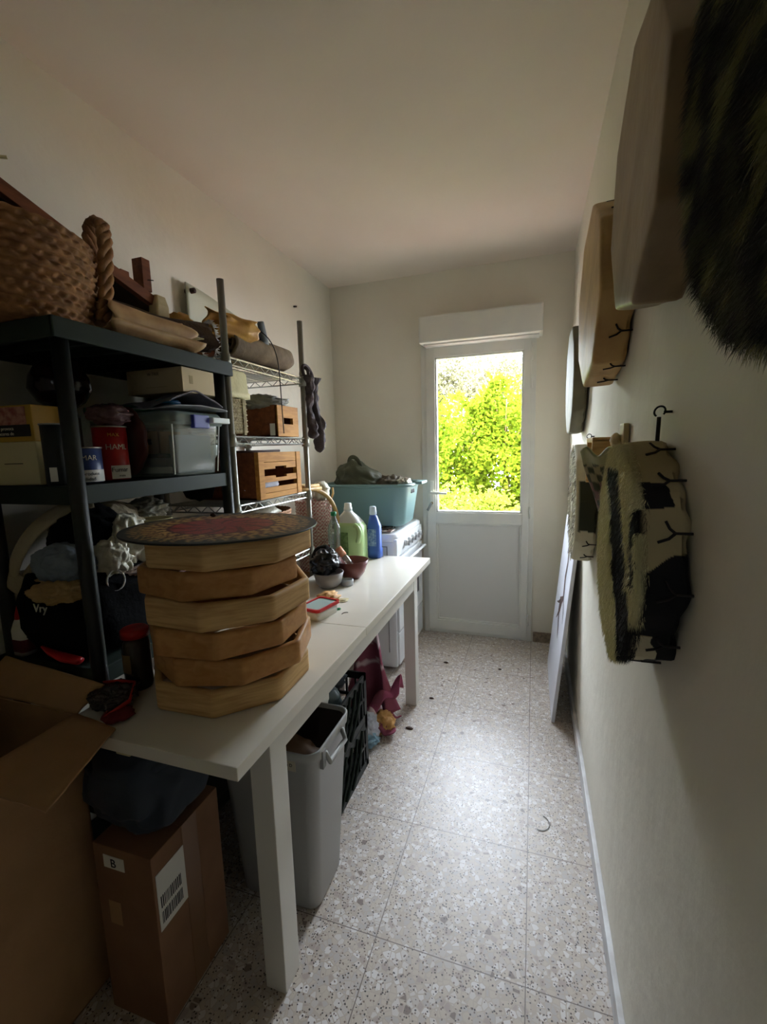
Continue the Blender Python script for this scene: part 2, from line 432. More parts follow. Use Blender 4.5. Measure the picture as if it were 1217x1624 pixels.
# ------------------------------------------------------------------ room shell
XL, XR, YB, ZC, YN = -1.405, .215, 3.09, 2.485, -1.6
WT = .22
def struct(name, bm, mat, parent=None): return obj(name, bm, mat, parent, kind=None if parent else 'structure')
struct('floor', B(XL-WT, XR+WT, YN-WT, YB+WT, -.12, 0), TERR)
struct('ceiling', B(XL-WT, XR+WT, YN-WT, YB+WT, ZC, ZC+.2), CEIL)
def wallgrid(name, fn, nu, nv, thick):
    bm = grid(bmesh.new(), fn, nu, nv); return bm
struct('wall_left', B(XL-WT, XL, YN-WT, YB+WT, 0, ZC), WALL)
struct('wall_right', B(XR, XR+WT, YN-WT, YB+WT, 0, ZC), WALL)
DX0, DX1, DZ = -.742, .006, 2.045
bw = bmesh.new()
box(bw, XL, DX0, YB, YB+WT, 0, ZC); box(bw, DX1, XR, YB, YB+WT, 0, ZC); box(bw, DX0, DX1, YB, YB+WT, DZ, ZC)
struct('wall_back', bw, WALL)
wn = bmesh.new(); wx0, wx1, wz0, wz1 = .045, .175, 1.645, 1.855  # opening added in the near wall for the fill-light window
box(wn, XL, wx0, YN-WT, YN, 0, ZC); box(wn, wx1, XR, YN-WT, YN, 0, ZC); box(wn, wx0, wx1, YN-WT, YN, 0, wz0); box(wn, wx0, wx1, YN-WT, YN, wz1, ZC)
struct('wall_near', wn, WALL)
w1 = thing('added_fill_window_1', None, None, (.11, YN, 1.645)); w1['kind'] = 'structure'  # unseen window, added behind the camera to let in fill light
wf_ = bmesh.new()
for q in ((wx0, wx0+.012, wz0, wz1), (wx1-.012, wx1, wz0, wz1), (wx0, wx1, wz0, wz0+.012), (wx0, wx1, wz1-.012, wz1)): box(wf_, q[0], q[1], YN-.06, YN-.02, q[2], q[3], bev=.002)
obj('added_window_frame', wf_, DOORW, w1); obj('pane', B(wx0+.01, wx1-.01, YN-.045, YN-.041, wz0+.01, wz1-.01), GLASS, w1)
bb = B(XR-.014, XR, YN, 3.09, 0, .068, bev=.003)
struct('baseboard_right', bb, M('white_baseboard_paint', (226, 226, 226), .5, var=(20, (206, 204, 202)), bump=(30, .3)))
struct('baseboard_back', B(DX1+.012, XR-.014, YB-.012, YB, 0, .07, bev=.002), TERRD)
struct('baseboard_left', B(XL, XL+.012, YN, YB, 0, .07, bev=.002), TERRD)
# roller shutter housing over the door
sh = thing('trim_1', None, None, (-.34, YB, 2.0)); sh['kind'] = 'structure'
obj('shutter_housing', B(-.722, .04, 2.945, YB+.02, 2.012, 2.176, bev=.012), DOORW, sh)
obj('housing_seam', B(-.70, .02, 2.99, YB+.02, 2.003, 2.014), DPANEL, sh)
# door
dr = thing('door_1', None, None, (-.37, YB, 0)); dr['kind'] = 'structure'
fb = bmesh.new()
box(fb, DX0, DX0+.035, YB-.012, YB+.06, 0, DZ, bev=.003); box(fb, DX1-.03, DX1, YB-.012, YB+.06, 0, DZ, bev=.003)
box(fb, DX0, DX1, YB-.012, YB+.06, DZ-.03, DZ, bev=.003); box(fb, DX0, DX1, YB-.004, YB+.06, 0, .022, bev=.003)
box(fb, DX1-.06, DX1-.02, YB+.035, YB+.06, 0, DZ); box(fb, DX0+.02, DX0+.06, YB+.035, YB+.06, 0, DZ); box(fb, DX0, DX1, YB+.035, YB+.06, DZ-.07, DZ)
obj('door_frame', fb, DOORW, dr)
lf = bmesh.new(); a, b = -.7065, -.0245; y0, y1 = YB-.022, YB+.03
box(lf, a, -.645, y0, y1, .026, 2.012, bev=.004); box(lf, -.068, b, y0, y1, .026, 2.012, bev=.004)
box(lf, a, b, y0+.0005, y1, 1.94, 2.0125, bev=.004); box(lf, a, b, y0+.0005, y1, .0265, .10, bev=.004)
box(lf, a, b, y0+.0005, y1, .812, .888, bev=.004)
lo = obj('door_leaf', lf, DOORW, dr)
bd = bmesh.new()
for (x0, x1, z0, z1) in ((-.645, -.068, .10, .812), (-.645, -.068, .888, 1.94)):
    for q in ((x0, x0+.012, z0, z1), (x1-.012, x1, z0, z1), (x0, x1, z0, z0+.012), (x0, x1, z1-.012, z1)):
        box(bd, q[0], q[1], y0+.009, y1-.01, q[2], q[3], bev=.002)
obj('glazing_bead', bd, DOORW, lo)
obj('lower_panel', B(-.64, -.073, YB+.0, YB+.012, .105, .807), DPANEL, dr)
obj('glass_pane', B(-.64, -.073, YB+.004, YB+.008, .893, 1.935), GLASS, dr)
hd = obj('door_handle', B(-.686, -.660, y0-.008, y0, .93, 1.11, bev=.003), DOORW, dr)
hb = bmesh.new(); cyl(hb, (-.673, y0, 1.03), (-.673, y0-.05, 1.03), .009); tube(hb, [(-.676, y0-.045, 1.03), (-.62, y0-.048, 1.029), (-.56, y0-.046, 1.026)], [.010, .010, .008], seg=10)
obj('lever', hb, DOORW, hd)
obj('keyhole', lathe(bmesh.new(), [(0, 0), (.009, 0), (.009, .006), (0, .006)], (-.673, y0-.013, .955), seg=16, axis='y'), BRASS, hd)
kb = bmesh.new(); box(kb, -.6745, -.6715, y0-.03, y0-.005, .95, .960, bev=.001); tube(kb, [(-.673, y0-.028, .955), (-.685, y0-.03, .93), (-.70, y0-.03, .905)], [.006, .007, .009], seg=8, flat=(.3, (0, 1, 0)))
obj('key', kb, GREYP, hd, label='grey key hanging in the door lock')
for z in (1.87, 1.70, .86, .12):
    h = bmesh.new(); cyl(h, (-.018, y0-.006, z), (-.018, y0-.006, z+.075), .007, 10); cyl(h, (-.018, y0-.006, z+.028), (-.018, y0-.006, z+.032), .0085, 10)
    obj('hinge', h, DOORW, dr, True)
# outside threshold and patio
struct('trim_2', B(-6, 6, -8, 12, -.3, -.125), PATIO)

# ------------------------------------------------------------------ greenery beyond the door
def leafmat(name, c1, c2, tr=.6):
    m = bpy.data.materials.new(name); m.use_nodes = True; nt = m.node_tree; nt.nodes.clear()
    out = N(nt, 'ShaderNodeOutputMaterial'); d = N(nt, 'ShaderNodeBsdfDiffuse'); t = N(nt, 'ShaderNodeBsdfTranslucent')
    va = N(nt, 'ShaderNodeVertexColor', layer_name='Col')
    mx = N(nt, 'ShaderNodeMixShader'); mx.inputs[0].default_value = tr
    nt.links.new(va.outputs[0], d.inputs[0]); nt.links.new(va.outputs[0], t.inputs[0])
    nt.links.new(d.outputs[0], mx.inputs[1]); nt.links.new(t.outputs[0], mx.inputs[2]); nt.links.new(mx.outputs[0], out.inputs[0])
    return m
def foliage(n, centres, size, c1, c2, seed):
    rnd = random.Random(seed); vs, fs, cols = [], [], []
    tot = sum(c[3]*c[4]*c[5] for c in centres)
    for (cx, cy, cz, rx, ry, rz) in centres:
        for _ in range(int(n*rx*ry*rz/tot)):
            while True:
                p = Vector((rnd.uniform(-1, 1), rnd.uniform(-1, 1), rnd.uniform(-1, 1)))
                if .25 < p.length < 1: break
            p = p*(.55 + .45*p.length)/1.0
            q = Vector((cx+p.x*rx, cy+p.y*ry, cz+p.z*rz))
            q += Vector((noise.noise(q*3), noise.noise(q*3+Vector((9, 0, 0))), noise.noise(q*3+Vector((0, 9, 0)))))*.22
            if q.z < -.05: continue
            d = Vector((rnd.gauss(0, 1), rnd.gauss(0, .6)-.3, rnd.gauss(0, .7)-.3)).normalized()
            s = d.cross(Vector((rnd.gauss(0, 1), rnd.gauss(0, 1), rnd.gauss(0, 1)))).normalized()
            L = size*rnd.uniform(.6, 1.4); w = L*.34; i = len(vs); nn = d.cross(s)*L*.08
            vs += [q, q+d*L*.35+s*w+nn, q+d*L, q+d*L*.35-s*w+nn]
            fs.append((i, i+1, i+2, i+3)); t = rnd.random()
            c = [a*(1-t)+b*t for a, b in zip(c1, c2)]
            cols += [lin(c)]*4
    return vs, fs, cols
def shrub(name, label, centres, n, size, c1, c2, seed, group=None, cat='shrub'):
    root = thing(name, label, cat, (centres[0][0], centres[0][1], -.06), group=group)
    vs, fs, cols = foliage(n, centres, size, c1, c2, seed)
    me = bpy.data.meshes.new('foliage'); off = Vector(root.location)
    me.from_pydata([tuple(v-off) for v in vs], [], fs)
    at = me.color_attributes.new('Col', 'FLOAT_COLOR', 'POINT'); at.data.foreach_set('color', [x for c in cols for x in c])
    me.materials.append(leafmat(name+'_leaf', c1, c2)); o = bpy.data.objects.new('foliage', me); C.objects.link(o); o.parent = root
    rnd = random.Random(seed)
    for k, (cx, cy, cz, rx, ry, rz) in enumerate(centres):
        st = bmesh.new()
        x0, y0_ = centres[0][0]+.1*k, centres[0][1]
        tube(st, bend((x0, y0_, -.1), (x0, y0_, cz*.5), (cx, cy, cz+rz*.4), 8), [.03*(1-.09*i) for i in range(9)], seg=6)
        for j in range(4):
            a = rnd.uniform(0, 6.28); s0 = Vector((cx, cy, cz-rz*.2+j*.1))
            tube(st, [s0, s0+Vector((cos(a)*rx*.5, sin(a)*ry*.5, rz*.4)), s0+Vector((cos(a)*rx*.8, sin(a)*ry*.8, rz*.7))], [.012, .008, .004], seg=5)
        obj('branch', st, STEM, root)
Y1, Y2 = (132, 144, 36), (78, 98, 20)
shrub('garden_shrub', 'bright yellow-green leafy shrub seen through the right of the door glass, tallest peak', [(-.35, 5.9, 1.2, .62, .5, .95), (-.50, 5.9, 1.85, .26, .3, .40), (.3, 6.0, 1.0, .6, .5, .9)], 34000, .050, Y1, Y2, 1)
shrub('garden_shrub', 'yellow-green shrub filling the left of the door glass, lower top', [(-1.15, 5.7, 1.0, .65, .5, .98), (-1.9, 5.8, .9, .7, .5, .9)], 30000, .050, (130, 144, 36), (74, 96, 20), 2)
shrub('garden_shrub', 'low pale green shrub at the foot of the hedge beyond the door', [(-.75, 5.0, .35, .8, .4, .62), (.2, 5.1, .3, .6, .4, .5)], 12000, .05, (150, 156, 66), (96, 116, 30), 3)
shrub('garden_tree', 'pale grey-green fine-leaved tree rising behind the yellow-green shrubs', [(-1.0, 8.2, 2.3, 1.3, .7, 1.35), (.6, 8.3, 1.9, 1.4, .7, 1.3), (-2.0, 8.3, 2.1, 1.0, .7, 1.3)], 46000, .05, (128, 122, 96), (92, 92, 62), 4, cat='tree')

# ------------------------------------------------------------------ white table
TT = .735
tb = thing('work_table', 'long white lacquered work table running along the room, two joined tops', 'table', (-.78, 1.5, 0))
obj('tabletop', B(-1.02, -.535, .652, 1.364, TT-.03, TT, bev=.003), TABW, tb)
obj('tabletop', B(-1.02, -.535, 1.366, 2.372, TT-.03, TT, bev=.003), TABW, tb)
ap = bmesh.new()
box(ap, -.585, -.562, .80, 2.17, TT-.105, TT-.03); box(ap, -1.02, -1.0, .80, 2.17, TT-.105, TT-.03)
box(ap, -1.0, -.585, .802, .822, TT-.105, TT-.03); box(ap, -1.0, -.585, 2.148, 2.168, TT-.105, TT-.03)
obj('apron', ap, TABL, tb)
for x0, x1, y0, y1 in ((-.618, -.560, .798, .866), (-.618, -.560, 2.108, 2.172), (-1.02, -.967, .82, .88), (-1.02, -.967, 2.108, 2.172)):
    obj('leg', B(x0, x1, y0, y1, 0, TT-.03, bev=.003), TABL, tb)
obj('underside_clip', B(-.86, -.82, .66, .69, TT-.042, TT-.03, bev=.003), CREAM, tb, label='small cream clip under the near table edge')

# ------------------------------------------------------------------ stack of wooden drum frames
def rpoly(th, n, th0, R, soft=.8):
    a = ((th-th0) % (2*pi/n)) - pi/n
    rp = R*cos(pi/n)/cos(a)
    k = R*(cos(pi/n)*.5+.5)*1.0
    return rp*soft + k*(1-soft)
def ring_frame(cx, cy, z0, h, R, th0, n=8, wall=.018, mat=None, dips=(0, 0)):
    bm = bmesh.new(); seg = 128; rows = []
    for (dr_, z) in ((-wall, .004), (-wall+.003, 0), (-.006, 0), (-.0015, .0025), (0, .008), (0, h-.008), (-.0015, h-.0025), (-.006, h), (-wall+.003, h), (-wall, h-.004)):
        row = []
        for i in range(seg):
            th = 2*pi*i/seg; rr = rpoly(th, n, th0, R, .96) + dr_
            zz = z + .004*sin(th*2+th0)*(z/h)
            row.append(bm.verts.new((cx+rr*cos(th), cy+rr*sin(th), z0+zz)))
        rows.append(row)
    rows.append(rows[0])
    for a, b in zip(rows, rows[1:]):
        for i in range(seg): bm.faces.new((a[i], a[(i+1) % seg], b[(i+1) % seg], b[i]))
    return bm
H6 = .0697
stack = [(-.770, .958, .206, -66, 0, 'octagonal honey wood drum frame, lowest of the stack standing on the white table'),
         (-.758, .965, .205, -50, 1, 'honey wood drum frame second from the bottom of the stack on the white table'),
         (-.766, .955, .204, -62, 1, 'reddish plain wood drum frame third from the bottom of the table stack'),
         (-.764, .962, .212, -71, 0, 'grained pale wood drum frame, fourth from the bottom of the stack, jutting out right'),
         (-.775, .955, .202, -79, 1, 'reddish wood drum frame second from the top of the stack'),
         (-.755, .965, .212, -68, 0, 'pale grained wood drum frame, topmost of the stack under the patterned disc')]
for i, (x, y, R_, a, w, lab) in enumerate(stack):
    o = obj('wooden_drum', ring_frame(x, y, TT+.0005+i*H6, H6-.005, R_, radians(a)), WDRUM[w], None, 'auto', lab, 'drum frame', 'wooden drum frames stacked on the table')
    for p in o.data.polygons: p.use_smooth = True
# mandala disc
DZ6 = TT+6*H6+.0015
db = bmesh.new(); R_ = .236; rows = []
rr_list = [0.001]+[R_*k/60 for k in range(1, 60)]+[R_-.001, R_, R_-.001]
zz_list = [.0045]*60+[.0045, .0025, 0]
for rr, zz in zip(rr_list, zz_list):
    rows.append([db.verts.new((rr*cos(2*pi*i/240), rr*sin(2*pi*i/240), zz)) for i in range(240)])
for a, b in zip(rows, rows[1:]):
    for i in range(240): db.faces.new((a[i], b[i], b[(i+1) % 240], a[(i+1) % 240]))
db.faces.new(rows[0]); db.faces.new(rows[-1][::-1])
disc = thing('patterned_disc', 'round dark turntable board with red and gold mandala lying on the top drum frame', 'board', (-.748, .935, DZ6), rot=(radians(-.6), radians(.8), 0))
do = obj('board', db, VFLAT, disc)
def mandala(p):
    rr = sqrt(p.x*p.x+p.y*p.y)/R_; th = math.atan2(p.y, p.x)
    if p.z < .004 or rr > .93: return (44, 46, 42)
    n_ = noise.noise(p*160)
    if rr < .10: return (150, 60, 60)
    if rr < .56:
        pet = abs(sin(th*5 + rr*6)); c = (166, 66, 60) if pet > .45 else (108, 46, 44)
        if abs(rr-.30-.05*sin(th*10)) < .014 or abs(rr-.54) < .012: c = (70, 36, 34)
        return c if n_ > -.25 else (124, 60, 48)
    if rr < .66: return (188, 150, 88) if sin(th*24)*.5+n_ > -.1 else (84, 50, 36)
    if rr < .80: return (96, 50, 36) if sin(th*36+rr*40)+n_*2 > 0 else (182, 148, 90)
    return (170, 138, 86) if sin(th*48)*.7+n_*2 > .35 else (56, 52, 44)
setcol(do, mandala)
obj('wooden_chip', blob((-.13, .12, .009), (.009, .006, .006), 3, sub=2), DKW, disc, label='tiny dark chip lying on the disc')

# ------------------------------------------------------------------ black plastic shelving
SX = -1.05
bs = thing('plastic_shelf', 'dark green-black plastic shelving unit against the left wall', 'shelf', (-1.21, 1.07, 0))
Yn, Yf = .768, 1.372
for z in (1.652, 1.268, .80, .42, .12):
    t_ = bmesh.new()
    e = 0 if z > 1.6 else .022
    box(t_, -1.395, SX+.03-e, Yn-.012+e, Yf+.012-e, z-.012, z, bev=.003)
    for q in ((-1.395, SX+.032-e, Yn-.014+e, Yn-.004+e), (-1.395, SX+.032-e, Yf+.004-e, Yf+.014-e), (SX+.022-e, SX+.033-e, Yn-.014+e, Yf+.014-e), (-1.397, -1.387, Yn-.014, Yf+.014)):
        box(t_, *q, z-.042, z+.004, bev=.003)
    for k in range(5): box(t_, -1.385, SX+.018-e, Yn+.1*(k+1)-.004, Yn+.1*(k+1)+.004, z-.034, z-.01)
    obj('shelf_tier', t_, BLKG, bs)
for x in (SX, -1.368):
    for y in (Yn+.022, Yf-.022):
        p_ = T([(x, y, 0), (x, y, 1.62)], .0185, seg=20)
        po = obj('post', p_, BLK, bs, True)
br = B(-1.36, -1.30, Yn+.0, Yn+.012, 1.56, 1.62); obj('corner_bracket', br, BLK, bs)

# ------------------------------------------------------------------ chromed wire shelving
ws = thing('wire_shelf', 'chromed wire shelving unit with tall grey poles beside the black shelf', 'shelf', (-1.21, 1.68, 0))
WY0, WY1, WX0, WX1 = 1.402, 1.968, -1.055, -1.385
for z in (1.69, 1.405, 1.145, .86, .3):
    w = bmesh.new()
    def rod(a, b, r_=.0026): tube(w, [a, b], r_, seg=6)
    for zz in (z-.004, z-.030):
        for (a, b) in (((WX0, WY0, zz), (WX0, WY1, zz)), ((WX1, WY0, zz), (WX1, WY1, zz)), ((WX0, WY0, zz), (WX1, WY0, zz)), ((WX0, WY1, zz), (WX1, WY1, zz))): rod(a, b, .0034)
    def zig(p, q, n):
        p, q = Vector(p), Vector(q)
        pts = [p.lerp(q, i/n) + Vector((0, 0, -.026 if i % 2 else 0)) for i in range(n+1)]
        for a, b in zip(pts, pts[1:]): rod(a, b, .002)
    for x in (WX0, WX1): zig((x, WY0, z-.004), (x, WY1, z-.004), 16)
    for y in (WY0, WY1): zig((WX0, y, z-.004), (WX1, y, z-.004), 10)
    for k in range(1, 24): rod((WX0, WY0+(WY1-WY0)*k/24, z-.002), (WX1, WY0+(WY1-WY0)*k/24, z-.002), .0018)
    for k in (.33, .66): rod((WX0+(WX1-WX0)*k, WY0, z-.006), (WX0+(WX1-WX0)*k, WY1, z-.006), .003)
    obj('wire_tier', w, CHROME, ws)
for x in (WX0, WX1):
    for y in (WY0, WY1):
        top = 1.945 if x == WX0 else 1.72
        p_ = bmesh.new(); tube(p_, [(x, y, 0), (x, y, top)], .0125, seg=18)
        po = obj('pole', p_, POLE, ws, True)
        for z in (1.69, 1.405, 1.145, .86, .3): obj('collar', T([(x, y, z-.042), (x, y, z+.004)], [.0185, .016], seg=18), POLE, po, True)

# ------------------------------------------------------------------ things on top of the shelves
bk = thing('woven_basket', 'large brown seagrass basket with braided loop handle on top of the black shelf', 'basket', (-1.22, .80, 1.66))
obj('basket_body', woven((-1.215, .800), 1.660, 1.875, lambda t: (.143+.025*sin(t*2.0), .168+.027*sin(t*2.0)), 12, 40, .009, nz=6, seg=240), SEAG, bk, True)
obj('basket_lining', lathe(bmesh.new(), [(0, 1.68), (.13, 1.68), (.15, 1.865)], (-1.215, .800, 0), sx=1, sy=1.18), DKW, bk, True)
hp = [(-1.095, .950, 1.70), (-1.088, .962, 1.76), (-1.085, .968, 1.83), (-1.082, .972, 1.90), (-1.088, .974, 1.945), (-1.105, .975, 1.958), (-1.128, .975, 1.95), (-1.138, .975, 1.91), (-1.135, .975, 1.80)]
hm = bmesh.new()
for k in range(3):
    pts = []
    for i in range(65):
        t = i/64*(len(hp)-1); a_ = int(min(t, len(hp)-2)); q = Vector(hp[a_]).lerp(Vector(hp[a_+1]), t-a_)
        ph = i*.55 + k*2.094; q += Vector((.004*cos(ph), .013*sin(ph), .0)); pts.append(q)
    tube(hm, pts, .0095, seg=8)
obj('braided_handle', hm, SEAG, bk, True)
# upturned stool
ts = thing('upturned_wooden_stool', 'red-brown wooden stool lying upside down behind the basket, legs in the air', 'stool', (-1.32, 1.05, 1.9))
sl = -.308; ang = math.atan(sl)
def tilt_box(x0, x1, y0, y1, dz0, dz1, bev=.002):
    b = B(x0, x1, 0, (y1-y0)/cos(ang), dz0, dz1, bev=bev)
    bmesh.ops.transform(b, matrix=Matrix.Translation((0, y0, 2.018+(y0-.842)*sl)) @ Matrix.Rotation(ang, 4, 'X'), verts=b.verts); return b
obj('seat_board', tilt_box(-1.385, -1.262, .62, 1.345, -.03, -.012), DKW, ts)
rl = tilt_box(-1.262, -1.240, .62, 1.345, -.034, .0); merge(rl, tilt_box(-1.385, -1.262, 1.325, 1.345, -.034, -.005)); obj('seat_rail', rl, REDW, ts)
obj('leg', B(-1.285, -1.243, 1.250, 1.284, 1.89, 1.992, bev=.002), REDW, ts)
obj('leg', B(-1.285, -1.243, .792, .826, 2.0, 2.22, bev=.002), REDW, ts)
obj('leg', B(-1.385, -1.348, 1.262, 1.296, 1.87, 1.975, bev=.002), REDW, ts)
obj('nail', T([(-1.243, 1.268, 1.925), (-1.222, 1.272, 1.922)], .0015), BLK, ts)
obj('peg', T([(-1.243, .815, 2.055), (-1.215, .842, 2.06)], .004), CREAM, ts)
obj('rolled_rawhide', spiral_roll((-1.10, .95, 1.715), (-1.075, 1.235, 1.708), .056, 1.8, .6, .12, 1, flare=.25, squash=.85, ragged=.16), HIDE, None, True, 'tan rolled rawhide with pale torn end at the front of the black shelf top', 'hide', 'hides piled on the shelves', solid=.002)
obj('rawhide_offcut', spiral_roll((-1.055, 1.17, 1.70), (-1.05, 1.265, 1.685), .042, .55, .9, .25, 1.2, ragged=.6, squash=.8), HIDEC, None, True, 'cream crinkled rawhide offcut lying at the end of the tan roll', 'hide', 'hides piled on the shelves', solid=.0016)
obj('brown_hide', spiral_roll((-1.235, 1.05, 1.745), (-1.12, 1.39, 1.738), .070, 1.5, .5, .22, 2, flare=.3, squash=.85, ragged=.12), HIDED, None, True, 'dark brown rolled animal hide with whitish edge behind the tan roll', 'hide', 'hides piled on the shelves', solid=.004)
fl = bmesh.new()
for k in range(240):
    a_ = random.Random(k).uniform(0, 2*pi); q = Vector((-1.115, 1.39, 1.742)) + Vector((.035*cos(a_), 0, .085*sin(a_)*.8))
    tube(fl, [q, q+Vector((random.Random(k+9).uniform(-.01, .01), .018, random.Random(k+5).uniform(-.012, .012)))], [.0022, .0004], seg=4, cap=False)
tag(obj('hide_hair_fringe', fl, WHITE, None, label='whitish hair fringe at the open end of the dark brown hide', cat='hide'), kind='stuff')
obj('hide_flap', spiral_roll((-1.26, .98, 1.80), (-1.21, 1.33, 1.775), .032, .7, .8, .3, 7, ragged=.3), HIDED, None, True, 'narrow brown hide flap lying behind the tan roll below the stool', 'hide', 'hides piled on the shelves', solid=.003)
cb_ = bmesh.new(); loft(cb_, [(-1.24, 1.30, 1.78, .022, .03, .008), (-1.24, 1.305, 1.85, .02, .028, .008), (-1.24, 1.31, 1.885, .008, .02, .004)])
obj('folded_chamois', cb_, HIDEC, None, False, 'pale yellow folded chamois leather standing below the stool leg', 'leather')
obj('folded_leather_scrap', blob((-1.26, 1.42, 1.83), (.04, .06, .03), 5, .3, 3, 3), HIDEO, None, True, 'small ochre leather scrap lying in front of the white plastic lid', 'leather')
# white plastic lid leaning on the wall
wl = bmesh.new()
grid(wl, lambda s, t: Vector((-1.375 - .02*sin(pi*s), 1.60+.335*s, 1.80 + (.245 + .02*sin(pi*s) - .05*s)*t)), 16, 6)
obj('storage_lid', wl, M('frosted_lid', (196, 198, 176), .35), None, True, 'translucent whitish curved plastic lid leaning on the left wall above the hides', 'lid', solid=.004)
obj('wall_peg', T([(-1.404, 1.635, 2.02), (-1.36, 1.635, 2.02)], .011, seg=12), DKW, None, True, 'dark wooden peg sticking out of the left wall over the lid', 'peg')
obj('wall_nail', T([(-1.404, 2.557, 2.215), (-1.385, 2.557, 2.213)], .005, seg=8), DKW, None, True, 'lone nail high on the left wall right of the poles', 'nail')
obj('amber_leather', spiral_roll((-1.12, 1.425, 1.815), (-1.075, 1.60, 1.80), .068, 1.2, .5, .35, 9, flare=.2, squash=.8, ragged=.35), HIDEO, None, True, 'amber yellow crumpled leather piece behind the near grey pole', 'leather', solid=.0025)
pd = thing('dark_plastic_pouch', 'dark slate folded boot-like pouch lying on the brown suede roll', 'pouch', (-1.12, 1.67, 1.79))
obj('pouch_body', blob((-1.13, 1.67, 1.815), (.045, .055, .045), 12, .2, 2, 3), PLASD, pd, True)
ff = bmesh.new(); grid(ff, lambda s, t: Vector((-1.075+.012*sin(pi*s), 1.645+.045*s+.03*t, 1.865-.085*t+.006*sin(pi*s))), 6, 8)
obj('pouch_flap', ff, M('slate_grey_flap', (104, 112, 116), .35), pd, True, solid=.006)
obj('suede_roll', spiral_roll((-1.12, 1.49, 1.760), (-1.105, 1.89, 1.757), .064, 2.3, .42, .06, 3, squash=.95, ragged=.05), HIDEB, None, True, 'thick grey-brown suede roll with hollow end lying on the top wire tier', 'hide', 'hides piled on the shelves', solid=.004)
obj('suede_roll', spiral_roll((-1.25, 1.60, 1.765), (-1.22, 1.925, 1.765), .066, 1.8, .4, .08, 5, squash=.95, ragged=.06), HIDE, None, True, 'paler tan roll lying behind the grey-brown suede roll', 'hide', 'hides piled on the shelves', solid=.004)
obj('red_brown_roll', spiral_roll((-1.25, 1.43, 1.742), (-1.22, 1.60, 1.74), .05, 2, .4, .08, 8), REDW, None, True, 'dark reddish roll end between the two shelf units', 'hide', 'hides piled on the shelves', solid=.003)
obj('hanging_cord', T(bend((-1.07, 1.66, 1.83), (-1.03, 1.72, 1.80), (-1.035, 1.73, 1.66), 8) + [Vector((-1.035, 1.735, 1.50)), Vector((-1.036, 1.74, 1.42))], .0022, seg=6), CORD, None, True, 'thin dark cord hanging from the pouch down past the top wire tier', 'cord')

# ------------------------------------------------------------------ black shelf, upper tier
Z2 = 1.2725
def can(name, label, c, r_, h, body, parent_extra=None):
    t_ = thing(name, label, 'tin', (c[0], c[1], Z2))
    obj('tin_body', lathe(bmesh.new(), [(0, 0), (r_-.002, 0), (r_, .002), (r_, h), (0, h)], (c[0], c[1], Z2), 48), body, t_, True)
    obj('tin_rim', lathe(bmesh.new(), [(r_-.003, h-.001), (r_+.002, h-.001), (r_+.002, h+.003), (r_-.003, h+.003), (r_-.003, h-.001)], (c[0], c[1], Z2), 48), TIN, t_, True)
    return t_
def wrapband(bm, c, r_, z0, z1, a0, a1, n=24):
    rows = [[bm.verts.new((c[0]+rr*cos(a0+(a1-a0)*i/n), c[1]+rr*sin(a0+(a1-a0)*i/n), z)) for i in range(n+1)] for rr, z in ((r_, z0), (r_, z1))]
    for i in range(n): bm.faces.new((rows[0][i], rows[0][i+1], rows[1][i+1], rows[1][i]))
    return bm
def curved_text(name, body, size, mat, parent, c, r_, z, acen):
    """lettering bent round a tin: acen = centre angle"""
    cu = bpy.data.curves.new(name, 'FONT'); cu.body = body; cu.size = size; cu.align_x = 'CENTER'; cu.extrude = .0003
    to = bpy.data.objects.new(name, cu); C.objects.link(to)
    me = bpy.data.meshes.new_from_object(to.evaluated_get(bpy.context.evaluated_depsgraph_get()))
    bpy.data.objects.remove(to); bm = bmesh.new(); bm.from_mesh(me); bpy.data.meshes.remove(me)
    for v in bm.verts:
        a = acen + v.co.x/r_; rr = r_ + .0008 + v.co.z
        v.co = Vector((c[0]+rr*cos(a), c[1]+rr*sin(a), z+v.co.y))
    return obj(name, bm, mat, parent)
# facing direction of the labels: towards the room's near end
def face(c): return math.atan2(-c[1], -c[0])
# cream box-tin with yellow top and printed picture
ct = thing('tobacco_box', 'cream and yellow printed box at the left end of the black shelf', 'box', (-1.29, .85, Z2), rot=(0, 0, radians(6)))
obj('box_body', B(-.085, .078, -.045, .05, 0, .112, bev=.004), CREAM, ct)
obj('box_upper', B(-.086, .079, -.046, .051, .112, .205, bev=.004), TYEL, ct)
obj('picture', B(-.062, .06, -.0475, -.0465, .155, .200), PINK, ct)
obj('warning_panel', B(-.062, .07, -.048, -.0466, .125, .155), INK, ct)
text('lettering', 'Fumar provoca', .0125, TXTW, ct, (-.058, -.0485, .142), (1, 0, 0), (0, 0, 1))
text('lettering', '10 cánceres de', .0125, TXTW, ct, (-.058, -.0485, .129), (1, 0, 0), (0, 0, 1))
obj('fold_lines', B(-.03, .03, -.0462, -.0452, .055, .057), INK, ct)
# dark tin between
cc = (-1.14, .815); t_ = can('dark_tin', 'dark tin standing behind the shelf post beside the cream box', cc, .028, .15, BLK)
obj('paper_label', wrapband(bmesh.new(), cc, .0285, Z2+.01, Z2+.045, face(cc)-.7, face(cc)-.1), WHITE, t_)
# blue tin
cc = (-1.167, .902); t_ = can('blue_tin', 'short blue tobacco tin with white warning band right of the shelf post', cc, .047, .092, TBLUE)
obj('paper_label', wrapband(bmesh.new(), cc, .0475, Z2+.002, Z2+.034, 0, 2*pi, 48), WHITE, t_)
a_ = face(cc)
curved_text('lettering', 'PALMAR', .019, TXTW, t_, cc, .0475, Z2+.060, a_)
curved_text('lettering', 'Fumar produce', .0125, INK, t_, cc, .0478, Z2+.020, a_)
curved_text('lettering', 'debilidad', .0125, INK, t_, cc, .0478, Z2+.006, a_+.1)
